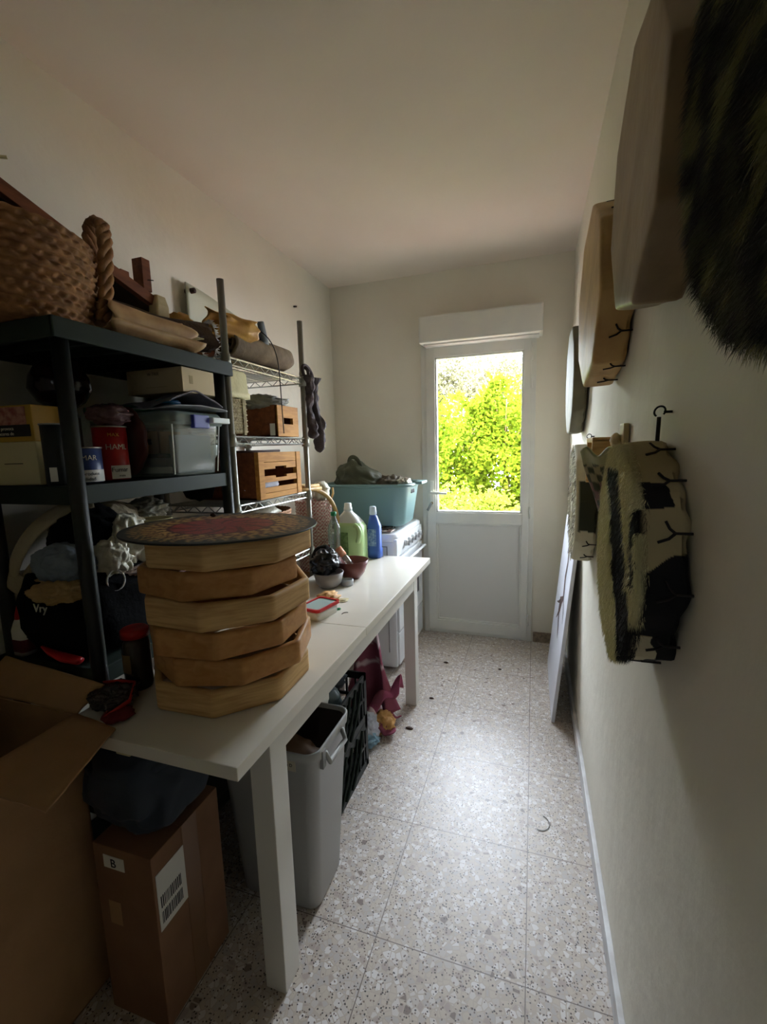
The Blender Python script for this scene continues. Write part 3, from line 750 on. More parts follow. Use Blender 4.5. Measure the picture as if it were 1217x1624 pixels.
# red tin
cc = (-1.178, 1.003); t_ = can('red_tin', 'tall red tobacco tin next to the clear storage box', cc, .044, .152, TRED)
a_ = face(cc)
obj('paper_label', wrapband(bmesh.new(), cc, .0445, Z2+.004, Z2+.042, a_-.1, a_+1.5), WHITE, t_)
curved_text('lettering', 'HAML', .022, TXTW, t_, cc, .0445, Z2+.088, a_+.35)
curved_text('lettering', 'MAX', .014, TYEL, t_, cc, .0445, Z2+.125, a_+.2)
curved_text('lettering', 'Fumar', .018, INK, t_, cc, .0448, Z2+.024, a_+.42)
curved_text('lettering', 'mata', .009, INK, t_, cc, .0448, Z2+.010, a_+.5)
# bronze tin behind, bag, glass vase
cc = (-1.287, .955); can('bronze_tin', 'bronze coloured tin behind the blue tin, carrying the smoked vase', cc, .04, .183, M('bronze_print', (140, 104, 56), .35, .4))
obj('crumpled_plastic_bag', blob((-1.15, .985, 1.458), (.055, .055, .028), 21, .25, 4, 4), M('mauve_clear_bag', (112, 84, 88), .2, bump=(30, .8)), None, True, 'crumpled mauve plastic bag on top of the tins under the vase', 'bag')
vs_ = thing('smoked_vase', 'dark red smoked glass vase behind the black shelf post', 'vase', (-1.287, .955, 1.461))
obj('vase_body', lathe(bmesh.new(), [(0, 0), (.03, 0), (.058, .02), (.078, .055), (.072, .09), (.052, .125), (.048, .14), (.044, .14), (.048, .12), (.066, .085), (.07, .055), (0, .012)], (-1.287, .955, 1.479), 40), DGLASS, vs_, True)
obj('vase_foot', lathe(bmesh.new(), [(0, 0), (.035, 0), (.03, .02), (0, .02)], (-1.287, .955, 1.461), 30), M('green_foot', (80, 100, 74), .4), vs_, True)
# scalloped plate
sp = bmesh.new(); n_ = 96; pr = [(.105+.006*abs(sin(9*2*pi*i/n_/2)), 2*pi*i/n_) for i in range(n_)]
fr_ = [[sp.verts.new((-1.195+rr*k*cos(t)*.75, 1.066+rr*k*cos(t)*.1, 1.385+rr*k*sin(t))) for rr, t in pr] for k in (1, .82, .05)]
for a, b in zip(fr_, fr_[1:]):
    for i in range(n_): sp.faces.new((a[i], a[(i+1) % n_], b[(i+1) % n_], b[i]))
obj('scalloped_plate', sp, M('reddish_glass_plate', (104, 66, 56), .25), None, True, 'reddish scalloped plate standing upright between red tin and clear box', 'plate', solid=.004)
# clear storage box
cx0, cx1, cy0, cy1 = -1.355, -1.035, 1.095, 1.318
sb = thing('clear_storage_box', 'clear plastic storage box with milky lid and blue clip on the black shelf', 'box', ((cx0+cx1)/2, (cy0+cy1)/2, Z2))
mx_, my_ = (cx0+cx1)/2, (cy0+cy1)/2; hx_, hy_ = (cx1-cx0)/2, (cy1-cy0)/2
q = bmesh.new(); loft(q, [(mx_, my_, Z2+.001, hx_-.022, hy_-.014, .02), (mx_, my_, Z2+.006, hx_-.016, hy_-.010, .025), (mx_, my_, Z2+.17, hx_, hy_, .025)], cap1=False)
obj('box_shell', q, BOXC, sb, True)
q = bmesh.new(); loft(q, [(mx_, my_, Z2+.168, hx_+.012, hy_+.012, .03), (mx_, my_, Z2+.185, hx_+.014, hy_+.014, .03), (mx_, my_, Z2+.200, hx_+.004, hy_+.004, .03), (mx_, my_, Z2+.203, hx_-.02, hy_-.02, .03)], cap0=False)
obj('box_lid', q, BOXL, sb, True)
obj('lid_rim', loft(bmesh.new(), [(mx_, my_, Z2+.160, hx_+.010, hy_+.010, .03), (mx_, my_, Z2+.1675, hx_+.014, hy_+.014, .03)], False, False), BOXL, sb, True)
obj('lid_clip', B(cx1+.008, cx1+.024, 1.165, 1.235, Z2+.150, Z2+.192, bev=.004), CLIP, sb, label='blue lid clip')
obj('lid_end_lug', B(cx1+.010, cx1+.036, 1.24, 1.325, Z2+.168, Z2+.186, bev=.004), CLEARP, sb)
obj('corner_rib', T([(cx1-.016, cy0+.012, Z2+.008), (cx1-.003, cy0+.004, Z2+.165)], .0025), CLEARP, sb)
obj('corner_rib', T([(cx1-.016, cy1-.012, Z2+.008), (cx1-.003, cy1-.004, Z2+.165)], .0025), CLEARP, sb)
ck = thing('cardboard_tray', 'small cardboard tray with oval hand hole inside the clear box', 'box', (-1.17, 1.15, 1.36))
q = bmesh.new(); box(q, -1.21, -1.12, 1.125, 1.129, 1.345, 1.415); box(q, -1.21, -1.206, 1.125, 1.22, 1.345, 1.415); box(q, -1.124, -1.12, 1.125, 1.22, 1.345, 1.415); box(q, -1.21, -1.12, 1.125, 1.22, 1.345, 1.349)
obj('tray', q, M('light_cardboard', (176, 140, 98), .8), ck)
obj('hand_hole', B(-1.182, -1.148, 1.1235, 1.1248, 1.374, 1.392, bev=.0005), INK, ck)
for (x0, x1, z0, z1, lab, m_) in ((-1.31, -1.08, Z2+.010, Z2+.030, 'white booklet lowest inside the clear box', WHITE), (-1.32, -1.10, Z2+.031, Z2+.058, 'pale grey booklet stacked inside the clear box', PAPERG), (-1.31, -1.13, Z2+.059, Z2+.072, 'dark green folder under the cardboard tray in the clear box', M('dull_green_folder', (60, 78, 66), .6))):
    obj('booklet', B(x0, x1, 1.125, 1.28, z0, z1, bev=.002), m_, None, False, lab, 'booklet', 'papers inside the clear box')
obj('grey_pad', B(-1.085, -1.058, 1.13, 1.29, Z2+.010, Z2+.13, bev=.004), M('grey_blue_pad', (120, 124, 134), .6), None, False, 'grey-blue pad standing upright behind the clear box end wall', 'pad')
# folders on the lid and cream carton above
obj('green_folder', B(-1.37, -1.17, 1.08, 1.30, Z2+.206, Z2+.226, bev=.006), CLOTHN, None, False, 'dark green plastic folder lying under the cream carton', 'folder')
def fold_sheet(c, w, d, h, seed, amp=.02):
    c = Vector(c)
    return grid(bmesh.new(), lambda s, t: c + Vector(((s-.5)*w, (t-.5)*d, h*(1-abs(2*t-1)**1.5)*(.4+.6*s) + amp*noise.noise(Vector((s*2.6+seed, t*2.6, seed))))), 26, 26)
obj('grey_plastic_sleeve', fold_sheet((-1.125, 1.20, Z2+.218), .21, .24, .045, 3), CLOTHG, None, True, 'grey plastic sleeve with a peaked fold on the clear box lid', 'sleeve', solid=.004)
obj('grey_plastic_sleeve', fold_sheet((-1.12, 1.20, Z2+.209), .23, .25, .012, 6, .006), PAPERG, None, True, 'pale flat sleeve directly on the clear box lid', 'sleeve', solid=.003)
obj('blue_pouch', blob((-1.105, 1.16, Z2+.232), (.035, .045, .012), 31, .1, 2, 3), M('blue_film', (40, 100, 140), .3), None, True, 'small blue pouch tucked into the grey sleeve', 'pouch')
cr = thing('cream_carton', 'cream cardboard carton on folders above the clear storage box', 'box', (-1.12, 1.2, 1.52))
obj('carton_body', B(-1.245, -1.025, 1.145, 1.29, 1.533, 1.608, bev=.0015), M('cream_carton_card', (204, 184, 144), .7), cr)
text('lettering', 'W-TREE', .013, M('carton_print', (96, 84, 66), .6), cr, (-1.160, 1.1445, 1.588), (1, 0, 0), (0, 0, 1))
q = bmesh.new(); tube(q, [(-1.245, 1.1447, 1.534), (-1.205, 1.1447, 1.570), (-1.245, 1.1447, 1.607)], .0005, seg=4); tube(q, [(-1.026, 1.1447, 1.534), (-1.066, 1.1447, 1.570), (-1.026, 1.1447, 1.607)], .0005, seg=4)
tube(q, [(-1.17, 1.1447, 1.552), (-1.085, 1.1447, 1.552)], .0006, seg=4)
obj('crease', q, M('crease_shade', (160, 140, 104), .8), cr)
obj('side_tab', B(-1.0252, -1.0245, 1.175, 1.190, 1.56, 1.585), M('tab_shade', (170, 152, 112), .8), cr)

# ------------------------------------------------------------------ wire shelf, middle tiers
ZW2, ZW3 = 1.4085, 1.1485
wk = thing('wicker_box', 'pale woven seagrass box with two cut handles under the cream cloth box', 'basket', (-1.15, 1.46, ZW2))
obj('basket_body', woven((-1.155, 1.462), ZW2+.008, ZW2+.135, lambda t: (.088, .072), 12, 28, .004, sup=7), SEAG2, wk, True)
for y in (1.425, 1.50):
    obj('strap', B(-1.066, -1.061, y-.008, y+.008, ZW2-.0, ZW2+.137, bev=.002), SEAG2, wk)
for (x, y) in ((-1.08, 1.405), (-1.08, 1.515), (-1.23, 1.405), (-1.23, 1.515)): obj('foot', T([(x, y, ZW2), (x, y, ZW2+.012)], .007), SEAG2, wk)
wb = thing('cream_fabric_box', 'pale cream soft fabric box standing on the seagrass box', 'box', (-1.15, 1.46, 1.55))
q = bmesh.new(); loft(q, [(-1.155, 1.462, ZW2+.139, .098, .086, .015), (-1.155, 1.462, ZW2+.160, .098, .086, .015), (-1.155, 1.462, ZW2+.162, .094, .082, .015), (-1.155, 1.462, ZW2+.232, .092, .080, .02), (-1.155, 1.462, ZW2+.240, .086, .074, .02)])
obj('box_body', q, M('cream_quilted_fabric', (222, 214, 166), .7, bump=(28, .6)), wb, True)
# brown wine box with hand hole
bw_ = thing('brown_wooden_box', 'dark brown wooden box with lit-coloured honey end and slot handle on the middle wire tier', 'box', (-1.15, 1.72, ZW2))
q = bmesh.new()
box(q, -1.30, -1.066, 1.735, 1.747, ZW2, ZW2+.135); box(q, -1.30, -1.066, 1.903, 1.915, ZW2, ZW2+.135); box(q, -1.30, -1.29, 1.747, 1.903, ZW2, ZW2+.135); box(q, -1.30, -1.062, 1.735, 1.915, ZW2, ZW2+.008)
obj('box_body', q, REDW, bw_)  # darker wood puts the shade of these faces into the colour
q = bmesh.new(); box(q, -1.074, -1.060, 1.735, 1.915, ZW2, ZW2+.055, bev=.002); box(q, -1.074, -1.060, 1.735, 1.915, ZW2+.083, ZW2+.135, bev=.002); box(q, -1.074, -1.060, 1.735, 1.785, ZW2+.052, ZW2+.086); box(q, -1.074, -1.060, 1.865, 1.915, ZW2+.052, ZW2+.086)
obj('end_panel', q, CRATEW, bw_, label='lit-coloured honey panel with slot handle')  # lighter wood puts the light on this end into the colour
obj('gift_tag', B(-1.10, -1.075, 1.7325, 1.7345, ZW2+.004, ZW2+.056), WHITE, bw_, label='small pale tag')
obj('grey_plastic_bag', blob((-1.17, 1.80, ZW2+.150), (.10, .10, .035), 41, .35, 4, 4), BAGG, None, True, 'grey clear plastic bag bulging out of the dark wooden box', 'bag')
# slatted crate
sc = thing('slatted_wooden_crate', 'honey pine slatted crate with cut-out handle on the third wire tier', 'crate', (-1.16, 1.66, ZW3))
fx = -1.040; a0, a1 = 1.54, 1.88; z0 = ZW3; z1 = ZW3+.192
for yy in (a0, a1-.038): obj('corner_stile', B(fx-.02, fx, yy, yy+.038, z0, z1, bev=.002), CRATEW, sc)
for (s0, s1, n0, n1) in ((.152, .192, 0, 0), (.132, .150, .122, .132), (.068, .084, .084, .094), (.024, .046, 0, 0), (0, .0225, 0, 0)):
    sb_ = B(fx-.014, fx-.003, a0+.03, a1-.03, z0+s0, z0+s1)
    if n1: box(sb_, fx-.014, fx-.003, a0+.03, 1.665, z0+n0, z0+n1); box(sb_, fx-.014, fx-.003, 1.755, a1-.03, z0+n0, z0+n1)
    obj('slat', sb_, CRATEW, sc)
q = bmesh.new()
for (x0, x1, y0, y1) in ((-1.35, fx-.02, a0, a0+.012), (-1.35, fx-.02, a1-.012, a1), (-1.36, -1.35, a0, a1)): box(q, x0, x1, y0, y1, z0, z1)
box(q, -1.35, fx-.02, a0, a1, z0, z0+.008); obj('crate_side', q, REDW, sc)  # sides in darker wood than the lit front, shade put into the colour
obj('papers_in_crate', blob((-1.12, 1.66, ZW3+.05), (.05, .11, .035), 51, .3, 5, 3), WCLO, None, True, 'white papers showing between the crate slats', 'paper')
obj('dark_stick', T([(-1.22, 1.50, z1+.004), (-1.10, 1.80, z1+.006)], .005), DKW, None, True, 'dark stick lying across the top of the slatted crate', 'stick')
obj('white_plastic_bowl', lathe(bmesh.new(), [(0, 0), (.05, 0), (.085, .05), (.09, .09), (.086, .09), (.08, .05), (0, .006)], (-1.27, 1.47, ZW3+.155), 32), CLEARP, None, True, 'white plastic bowl behind the near grey pole over the crate', 'bowl')
obj('dark_cloth', blob((-1.27, 1.455, ZW3+.09), (.075, .04, .085), 52, .2, 3, 3), BLKC, None, True, 'dark cloth wedged between the crate and the black shelf', 'cloth')
# twisted hanging scarf
sf = bmesh.new()
for (off, L_, ph) in (((0, 0, 0), .30, 0), ((.012, .035, -.01), .36, 2)):
    n2 = 60
    def fn(s, t, off=off, L_=L_, ph=ph):
        z = 1.70 - L_*s; a = 2*pi*t
        rr = (.027 + .004*sin(s*21+ph+2*noise.noise(Vector((s*5, ph, 0)))) + .012*noise.noise(Vector((s*11+ph, cos(a)*1.3, sin(a)*1.3))))*(1 if s < .93 else max(.0, (1-s)/.07)**.5)
        return Vector((-1.045+off[0]+rr*cos(a)+.01*sin(s*9+ph), 1.985+off[1]+.075*s*(1 if ph else .5)+rr*sin(a), z+off[2]))
    grid(sf, fn, n2, 16)
scf = thing('knotted_scarf', 'dark knotted fabric scarf hanging from the far end of the wire shelf', 'scarf', (-1.04, 2.0, 1.36))
obj('scarf_body', sf, SCARF, scf, True)
obj('scarf_loop', T(ellipse_pts((-1.045, 2.005, 1.71), (0, .05, -.01), (0, -.01, .035)), .008, seg=8), SCARF, scf, True)
obj('scarf_loop', T(ellipse_pts((-1.045, 1.975, 1.705), (.02, .0, 0), (0, 0, .03)), .009, seg=8), SCARF, scf, True)
# bottom tiers: baskets, jars
rb = thing('round_wicker_basket', 'brown round wicker basket on the fourth wire tier behind the patterned disc', 'basket', (-1.2, 1.72, .862))
obj('basket_body', woven((-1.20, 1.74), .864, 1.075, lambda t: (.115+.02*t, .17+.02*t), 14, 36, .005), SEAG, rb, True)
obj('white_bag_bundle', blob((-1.2, 1.72, 1.07), (.10, .13, .045), 61, .4, 4, 3), BAGW, None, True, 'white bag with red print heaped in the brown wicker basket', 'bag')
for (y, lab) in ((1.44, 'blue-white carton nearest on the fourth wire tier'), (1.51, 'white carton beside the wicker basket on the fourth tier')):
    obj('small_box', B(-1.13, -1.07, y-.028, y+.028, .862, 1.07, bev=.003), BLUEC, None, False, lab, 'box')
# bundle of bamboo rods and the basket with the big bamboo handle
for (dx, dz, l) in ((0, 0, 2.10), (.025, -.012, 2.075), (-.03, .004, 2.06)):
    obj('bamboo_rod', T([(-1.09+dx, 1.875, 1.168+dz), (-1.065+dx, l, 1.162+dz)], .0095, seg=12), BAMB, None, True, 'bamboo rod sticking out past the crate, ' + {2.10: 'longest of the bundle', 2.075: 'nearest the corridor', 2.06: 'rearmost by the wall'}[l], 'rod', 'bamboo rods beside the crate')
hb = thing('bamboo_handled_basket', 'red and white woven basket with a tall curved bamboo handle between shelf and stove', 'basket', (-1.12, 2.16, .70))
obj('basket_body', woven((-1.13, 2.16), .70, 1.08, lambda t: (.085+.01*t, .085+.01*t), 22, 26, .004), vcol('striped_weave', .6), hb, True)
sw = [c for c in hb.children][0]; setcol(sw, lambda p: (206, 196, 180) if (int((p.z+2)*105) + int(math.atan2(p.y, p.x)*9)) % 2 else (166, 104, 98))
obj('bamboo_handle', T(bend((-1.08, 2.045, 1.15), (-.99, 2.26, 1.10), (-1.00, 2.16, .79), 20), .0115, seg=10), BAMB, hb, True)
obj('basket_stand', B(-1.20, -1.06, 2.09, 2.23, 0, .70, bev=.01), CARD, None, False, 'cardboard carton under the red and white basket', 'box')
obj('plastic_bag_white', blob((-1.08, 2.15, 1.125), (.04, .045, .05), 63, .5, 5, 3), BAGW, None, True, 'white bag poking up out of the red and white basket', 'bag')
obj('bamboo_fork', T([(-1.05, 2.20, 1.06), (-1.035, 2.215, 1.11), (-1.04, 2.22, 1.14)], .006), BAMB, None, True, 'forked green-tan stick poking up right of the bamboo handle', 'stick')

# ------------------------------------------------------------------ heap on the lower tier of the black shelf
ZL = .8045
bag = thing('black_backpack', 'black fabric bag with pale lettering under the clothes on the left shelf', 'bag', (-1.2, .95, ZL))
obj('bag_body', blob((-1.205, .945, .93), (.150, .185, .135), 71, .08, 2, 4, floor=ZL, power=.7), BLKC, bag, True)
text('lettering', 'Vry', .03, TXTW, bag, (-1.20, .748, .955), (1, .1, 0), (0, .1, 1), .001)
def heap(name, lab, cat, c, rad, seed, mat, amp=.35, freq=3.5, sub=5, grp='clothes heaped on the lower shelf'):
    return obj(name, blob(c, rad, seed, amp*.5, freq*.75, sub), mat, None, True, lab, cat, grp)
heap('folded_garment', 'blue-grey crumpled cloth on the left shelf heap', 'cloth', (-1.17, .82, 1.065), (.085, .06, .05), 72, CLOTHB)
heap('folded_garment', 'tan cloth spilling over the black bag, below the blue-grey cloth', 'cloth', (-1.17, .80, 1.0), (.09, .055, .035), 73, CLOTHT)
heap('folded_garment', 'black garment heaped behind the shelf post above the blue-grey cloth', 'cloth', (-1.20, .92, 1.11), (.10, .09, .10), 74, BLKC, .2)
heap('white_plastic_bag', 'whitish plastic bag hanging over the heap right of the shelf post', 'bag', (-1.13, .97, 1.09), (.07, .07, .08), 75, BAGW, .45)
heap('white_plastic_bag', 'knotted translucent bag lower right of the heap', 'bag', (-1.10, .90, 1.06), (.045, .05, .055), 76, BAGW, .5)
heap('grey_plastic_bag', 'crumpled clear bag standing on the jug behind the disc', 'bag', (-1.20, 1.13, 1.165), (.05, .06, .035), 77, BAGG, .6)
heap('dark_bowl', 'dark round pot lid behind the bags under the black shelf', 'pot', (-1.25, 1.05, 1.17), (.06, .06, .03), 78, BLK, .02)
jg = thing('cream_jug', 'cream glazed jug lying beside the drum stack', 'jug', (-1.10, 1.08, 1.0))
obj('jug_body', lathe(bmesh.new(), [(0, -.06), (.045, -.055), (.06, -.02), (.062, .02), (.05, .06), (.046, .06), (.05, .02), (0, -.04)], (-1.10, 1.06, 1.09), 36, 'z'), M('cream_glaze', (196, 186, 140), .3), jg, True)
heap('dark_red_bag', 'dark red bag under the cream jug', 'bag', (-1.12, 1.08, .98), (.07, .09, .055), 79, M('dark_red_fabric', (84, 34, 32), .7), .25)
heap('foil_package', 'shiny silver-pink package on the black bag left of the drum frames', 'package', (-1.09, .99, 1.015), (.04, .08, .016), 80, M('silver_pink_foil', (180, 160, 156), .25, .5, bump=(30, .8)), .5)
obj('white_cord_loop', T(ellipse_pts((-1.062, .875, 1.01), (.006, .022, 0), (0, .0, .028)), .0022, seg=6), WHITE, None, True, 'thin white cord loop hanging just right of the shelf post', 'cord')
# canvas straps at far left
for k, (p0, p1, p2, lab) in enumerate((((-1.35, .80, 1.02), (-1.28, .80, 1.19), (-1.17, .92, 1.22), 'beige canvas strap arching highest over the heap'), ((-1.36, .81, .96), (-1.27, .80, 1.06), (-1.20, .87, 1.13), 'beige canvas strap crossing in front of the black garment'), ((-1.39, .80, 1.05), (-1.33, .79, 1.0), (-1.27, .80, .99), 'short beige strap end at the far left of the heap'))):
    obj('canvas_strap', T(bend(p0, p1, p2, 16), .026, seg=12, flat=(.25, (0, -1, .4))), CLOTHC, None, True, lab, 'strap', 'canvas straps on the left heap')
heap('canvas_bag', 'beige canvas bag pushed under the black shelf behind the straps', 'bag', (-1.25, 1.0, 1.13), (.12, .12, .075), 81, CLOTHC, .25)
# glue bottle, red strap, jars, red ribbon
gb = thing('glue_bottle', 'white glue bottle with red pointed cap at the far left', 'bottle', (-1.34, .79, ZL))
obj('bottle_body', loft(bmesh.new(), [(-1.34, .80, ZL, .03, .02, .015), (-1.34, .80, ZL+.07, .03, .02, .015), (-1.34, .80, ZL+.10, .012, .012, .01)]), WHITE, gb, True)
obj('nozzle', lathe(bmesh.new(), [(0, 0), (.013, 0), (.011, .015), (.003, .045), (0, .045)], (-1.34, .80, ZL+.10), 20), REDP, gb, True)
obj('bottle_label', loft(bmesh.new(), [(-1.34, .80, ZL+.01, .0306, .0206, .0155), (-1.34, .80, ZL+.045, .0306, .0206, .0155)], False, False), M('dark_red_label', (110, 30, 34), .5), gb)
obj('white_container', B(-1.395, -1.345, .83, .93, ZL, ZL+.22, bev=.008), BAGW, None, False, 'tall whitish container behind the glue bottle at the left edge', 'container')
obj('red_sheath', T([(-1.235, .778, .845), (-1.20, .778, .832), (-1.15, .778, .823), (-1.10, .776, .822)], [.004, .012, .017, .014], seg=12, flat=(.6, (0, 0, 1))), REDP, None, True, 'bright red tapered sheath lying below the black bag', 'sheath')
jr = thing('red_lidded_jar', 'dark glass jar with a red lid standing left of the drum stack', 'jar', (-.985, .845, TT))
obj('jar_body', lathe(bmesh.new(), [(0, 0), (.03, 0), (.034, .01), (.034, .12), (.028, .14), (0, .14)], (-.982, .845, TT), 36), M('dark_jar_contents', (52, 44, 34), .12), jr, True)
obj('lid', lathe(bmesh.new(), [(0, .14), (.034, .14), (.034, .158), (.03, .162), (0, .162)], (-.982, .845, TT), 36), REDD, jr, True)
obj('jar_label', wrapband(bmesh.new(), (-.982, .845), .0345, TT+.05, TT+.10, -2.6, -1.2), M('tan_label', (120, 96, 60), .6), jr)
heap('crumpled_clear_wrap', 'crumpled dark clear wrap on the table between cardboard flap and drum stack', 'wrap', (-.965, .755, TT+.028), (.05, .05, .024), 84, M('dark_clear_film', (60, 54, 50), .15, bump=(40, .8)), .6, grp=None)
rbn = T([(-.90, .70, TT+.004), (-.915, .735, TT+.012), (-.945, .73, TT+.02), (-.93, .70, TT+.010), (-.905, .745, TT+.026), (-.935, .79, TT+.045), (-.96, .77, TT+.055), (-1.0, .76, TT+.05)], .008, seg=8, flat=(.35, (0, 0, 1)))
obj('red_ribbon', rbn, REDD, None, True, 'twisted dull red ribbon lying on the table at the left of the drum stack', 'ribbon')
for (c, r_, lab) in (((-.91, .715, TT+.009), (.03, .03, .008), 'flat dark red cloth scrap by the cardboard flap'),):
    obj('cloth_scrap', blob(c, r_, 86, .4, 3, 3, floor=TT+.0006), M('maroon_cloth', (110, 28, 34), .85), None, True, lab, 'cloth')

# ------------------------------------------------------------------ things on the white table
rc = thing('red_lidded_food_box', 'small white food box with clear red-rimmed lid beside the drum stack', 'box', (-.745, 1.43, TT), rot=(0, 0, radians(-12)))
obj('box_body', loft(bmesh.new(), [(0, 0, .0, .040, .058, .012), (0, 0, .036, .046, .064, .014)]), WHITE, rc, True)
q = bmesh.new(); loft(q, [(0, 0, .036, .050, .068, .015), (0, 0, .046, .050, .068, .015), (0, 0, .046, .042, .060, .012), (0, 0, .042, .042, .060, .012)], False, False); obj('lid_rim', q, REDP, rc)
obj('lid_window', loft(bmesh.new(), [(0, 0, .041, .042, .060, .012), (0, 0, .0425, .042, .060, .012)]), M('frosted_window', (176, 196, 190), .25), rc)
obj('raffia_bundle', blob((-.79, 1.60, TT+.012), (.04, .045, .012), 91, .6, 6, 3, floor=TT+.0008), BAGT, None, True, 'small tangle of raffia on the table behind the red lidded box', 'raffia')
for i, (x, y, m_, lab) in enumerate(((-.725, 1.60, CREAM, 'cream seed crumbs patch lying right of the raffia'), (-.70, 1.50, CAPG, 'tiny green bit at the corner of the red lidded box'))):
    obj('crumb_patch', blob((x, y, TT+.003), (.022-.014*i, .02-.012*i, .003), 92+i, .6, 8, 2, floor=TT+.0005), m_, None, False, lab, 'crumbs')
obj('curled_thread', T(ellipse_pts((-.655, 1.46, TT+.0015), (.012, .0, 0), (0, .018, 0), 10, 1.2, 3.4), .0012, seg=5), CORD, None, True, 'short curled dark thread lying alone on the white table', 'thread')
gbw = thing('grey_bowl', 'grey ceramic bowl with a black bag stuffed in it', 'bowl', (-.855, 1.79, TT))
obj('bowl_body', lathe(bmesh.new(), [(0, 0), (.035, 0), (.055, .02), (.068, .07), (.064, .07), (.05, .02), (0, .008)], (-.86, 1.755, TT), 40), GREYB, gbw, True)
obj('black_plastic_bag', blob((-.885, 1.775, TT+.105), (.058, .075, .055), 95, .3, 3, 4, floor=TT+.06), BLKGL, None, True, 'glossy black bag bulging out of the grey bowl', 'bag')
obj('black_visor_cap', blob((-.93, 1.86, TT+.09), (.065, .05, .075), 96, .06, 2, 4, floor=TT+.002), BLKC, None, True, 'matt black cap leaning behind the glossy black bag', 'cap')
bb_ = thing('brown_bowl', 'brown glazed bowl near the green detergent jug', 'bowl', (-.81, 1.90, TT))
obj('bowl_body', lathe(bmesh.new(), [(0, 0), (.038, 0), (.062, .03), (.082, .088), (.078, .088), (.057, .03), (0, .010)], (-.815, 1.915, TT), 44), BROWNB, bb_, True)
mk = thing('orange_tube', 'small clear tube with orange label leaning in the brown bowl', 'tube', (-.84, 1.88, TT+.03))
obj('tube_body', T([(-.80, 1.885, TT+.06), (-.845, 1.878, TT+.125)], .015, seg=20), PET, mk, True)
obj('tube_label', T([(-.838, 1.879, TT+.115), (-.865, 1.875, TT+.152)], .0165, seg=20), ORANGE, mk, True)
gt = thing('glass_tealight_holder', 'little thick glass tealight holder on the table before the brown bowl', 'candle holder', (-.805, 1.80, TT))
obj('glass_cup', lathe(bmesh.new(), [(0, 0), (.026, 0), (.028, .004), (.028, .026), (.022, .028), (.019, .010), (0, .008)], (-.79, 1.80, TT), 32), clear('thick_glass', tint=(226, 232, 236), gloss=.5, rough=.03, body=.45, bodycol=(220, 226, 232)), gt, True)
obj('tealight', lathe(bmesh.new(), [(0, .009), (.016, .009), (.016, .016), (0, .016)], (-.79, 1.80, TT), 24), WHITE, gt, True)
# clear water bottle
pb = thing('clear_water_bottle', 'clear plastic bottle with green cap left of the green detergent jug', 'bottle', (-.985, 2.10, TT))
prof = [(0, 0), (.030, 0), (.034, .01)] + [(.034-.0025*(k % 2), .02+.012*k) for k in range(13)] + [(.034, .19), (.030, .215), (.015, .25), (.0125, .262), (.0125, .275)]
obj('bottle_body', lathe(bmesh.new(), prof, (-.985, 2.10, TT), 36), PET, pb, True)
obj('cap', lathe(bmesh.new(), [(0, .268), (.0155, .268), (.0155, .288), (0, .288)], (-.985, 2.10, TT), 24), CAPG, pb, True)
obj('bottle_label', wrapband(bmesh.new(), (-.985, 2.10), .0346, TT+.08, TT+.12, -3.4, -1.9), M('red_white_label', (170, 120, 110), .5, var=(60, (120, 60, 50))), pb)
obj('cream_beaker', lathe(bmesh.new(), [(0, 0), (.025, 0), (.030, .075), (.027, .075), (.023, .004), (0, .004)], (-.985, 2.02, TT), 30), CREAM, None, True, 'small cream beaker at the foot of the bamboo handle', 'beaker')
# green jug
gj = thing('green_detergent_jug', 'large translucent jug of pale green softener with moulded side handle', 'jug', (-.955, 2.24, TT))
jx, jy = -.950, 2.235
q = bmesh.new()
loft(q, [(jx, jy, TT, .080, .05, .03), (jx, jy, TT+.006, .086, .056, .03), (jx, jy, TT+.12, .086, .056, .03), (jx, jy, TT+.19, .084, .054, .03), (jx-.004, jy, TT+.215, .074, .048, .028)], n=8)
obj('jug_body', q, GREENL, gj, True)
q = bmesh.new()
loft(q, [(jx-.004, jy, TT+.215, .074, .048, .028), (jx-.008, jy, TT+.245, .052, .036, .026), (jx-.010, jy, TT+.268, .028, .026, .024), (jx-.010, jy, TT+.278, .022, .022, .021)], n=8, cap0=False, cap1=False)
obj('jug_shoulder', q, CLEARP, gj, True)
obj('cap', lathe(bmesh.new(), [(0, .276), (.023, .276), (.023, .292), (.021, .295), (.019, .318), (0, .318)], (jx-.010, jy, TT), 30), CLEARP, gj, True)
hq = T(bend((jx+.045, jy-.050, TT+.205), (jx+.100, jy-.075, TT+.19), (jx+.066, jy-.060, TT+.115), 14), .013, seg=12)
obj('handle', hq, GREENL, gj, True)
obj('jug_label', loft(bmesh.new(), [(jx, jy, TT+.03, .0868, .0568, .031), (jx, jy, TT+.15, .0868, .0568, .031)], False, False) if False else B(jx-.060, jx+.008, jy-.0575, jy-.0560, TT+.035, TT+.165, bev=.0005), LABG, gj)
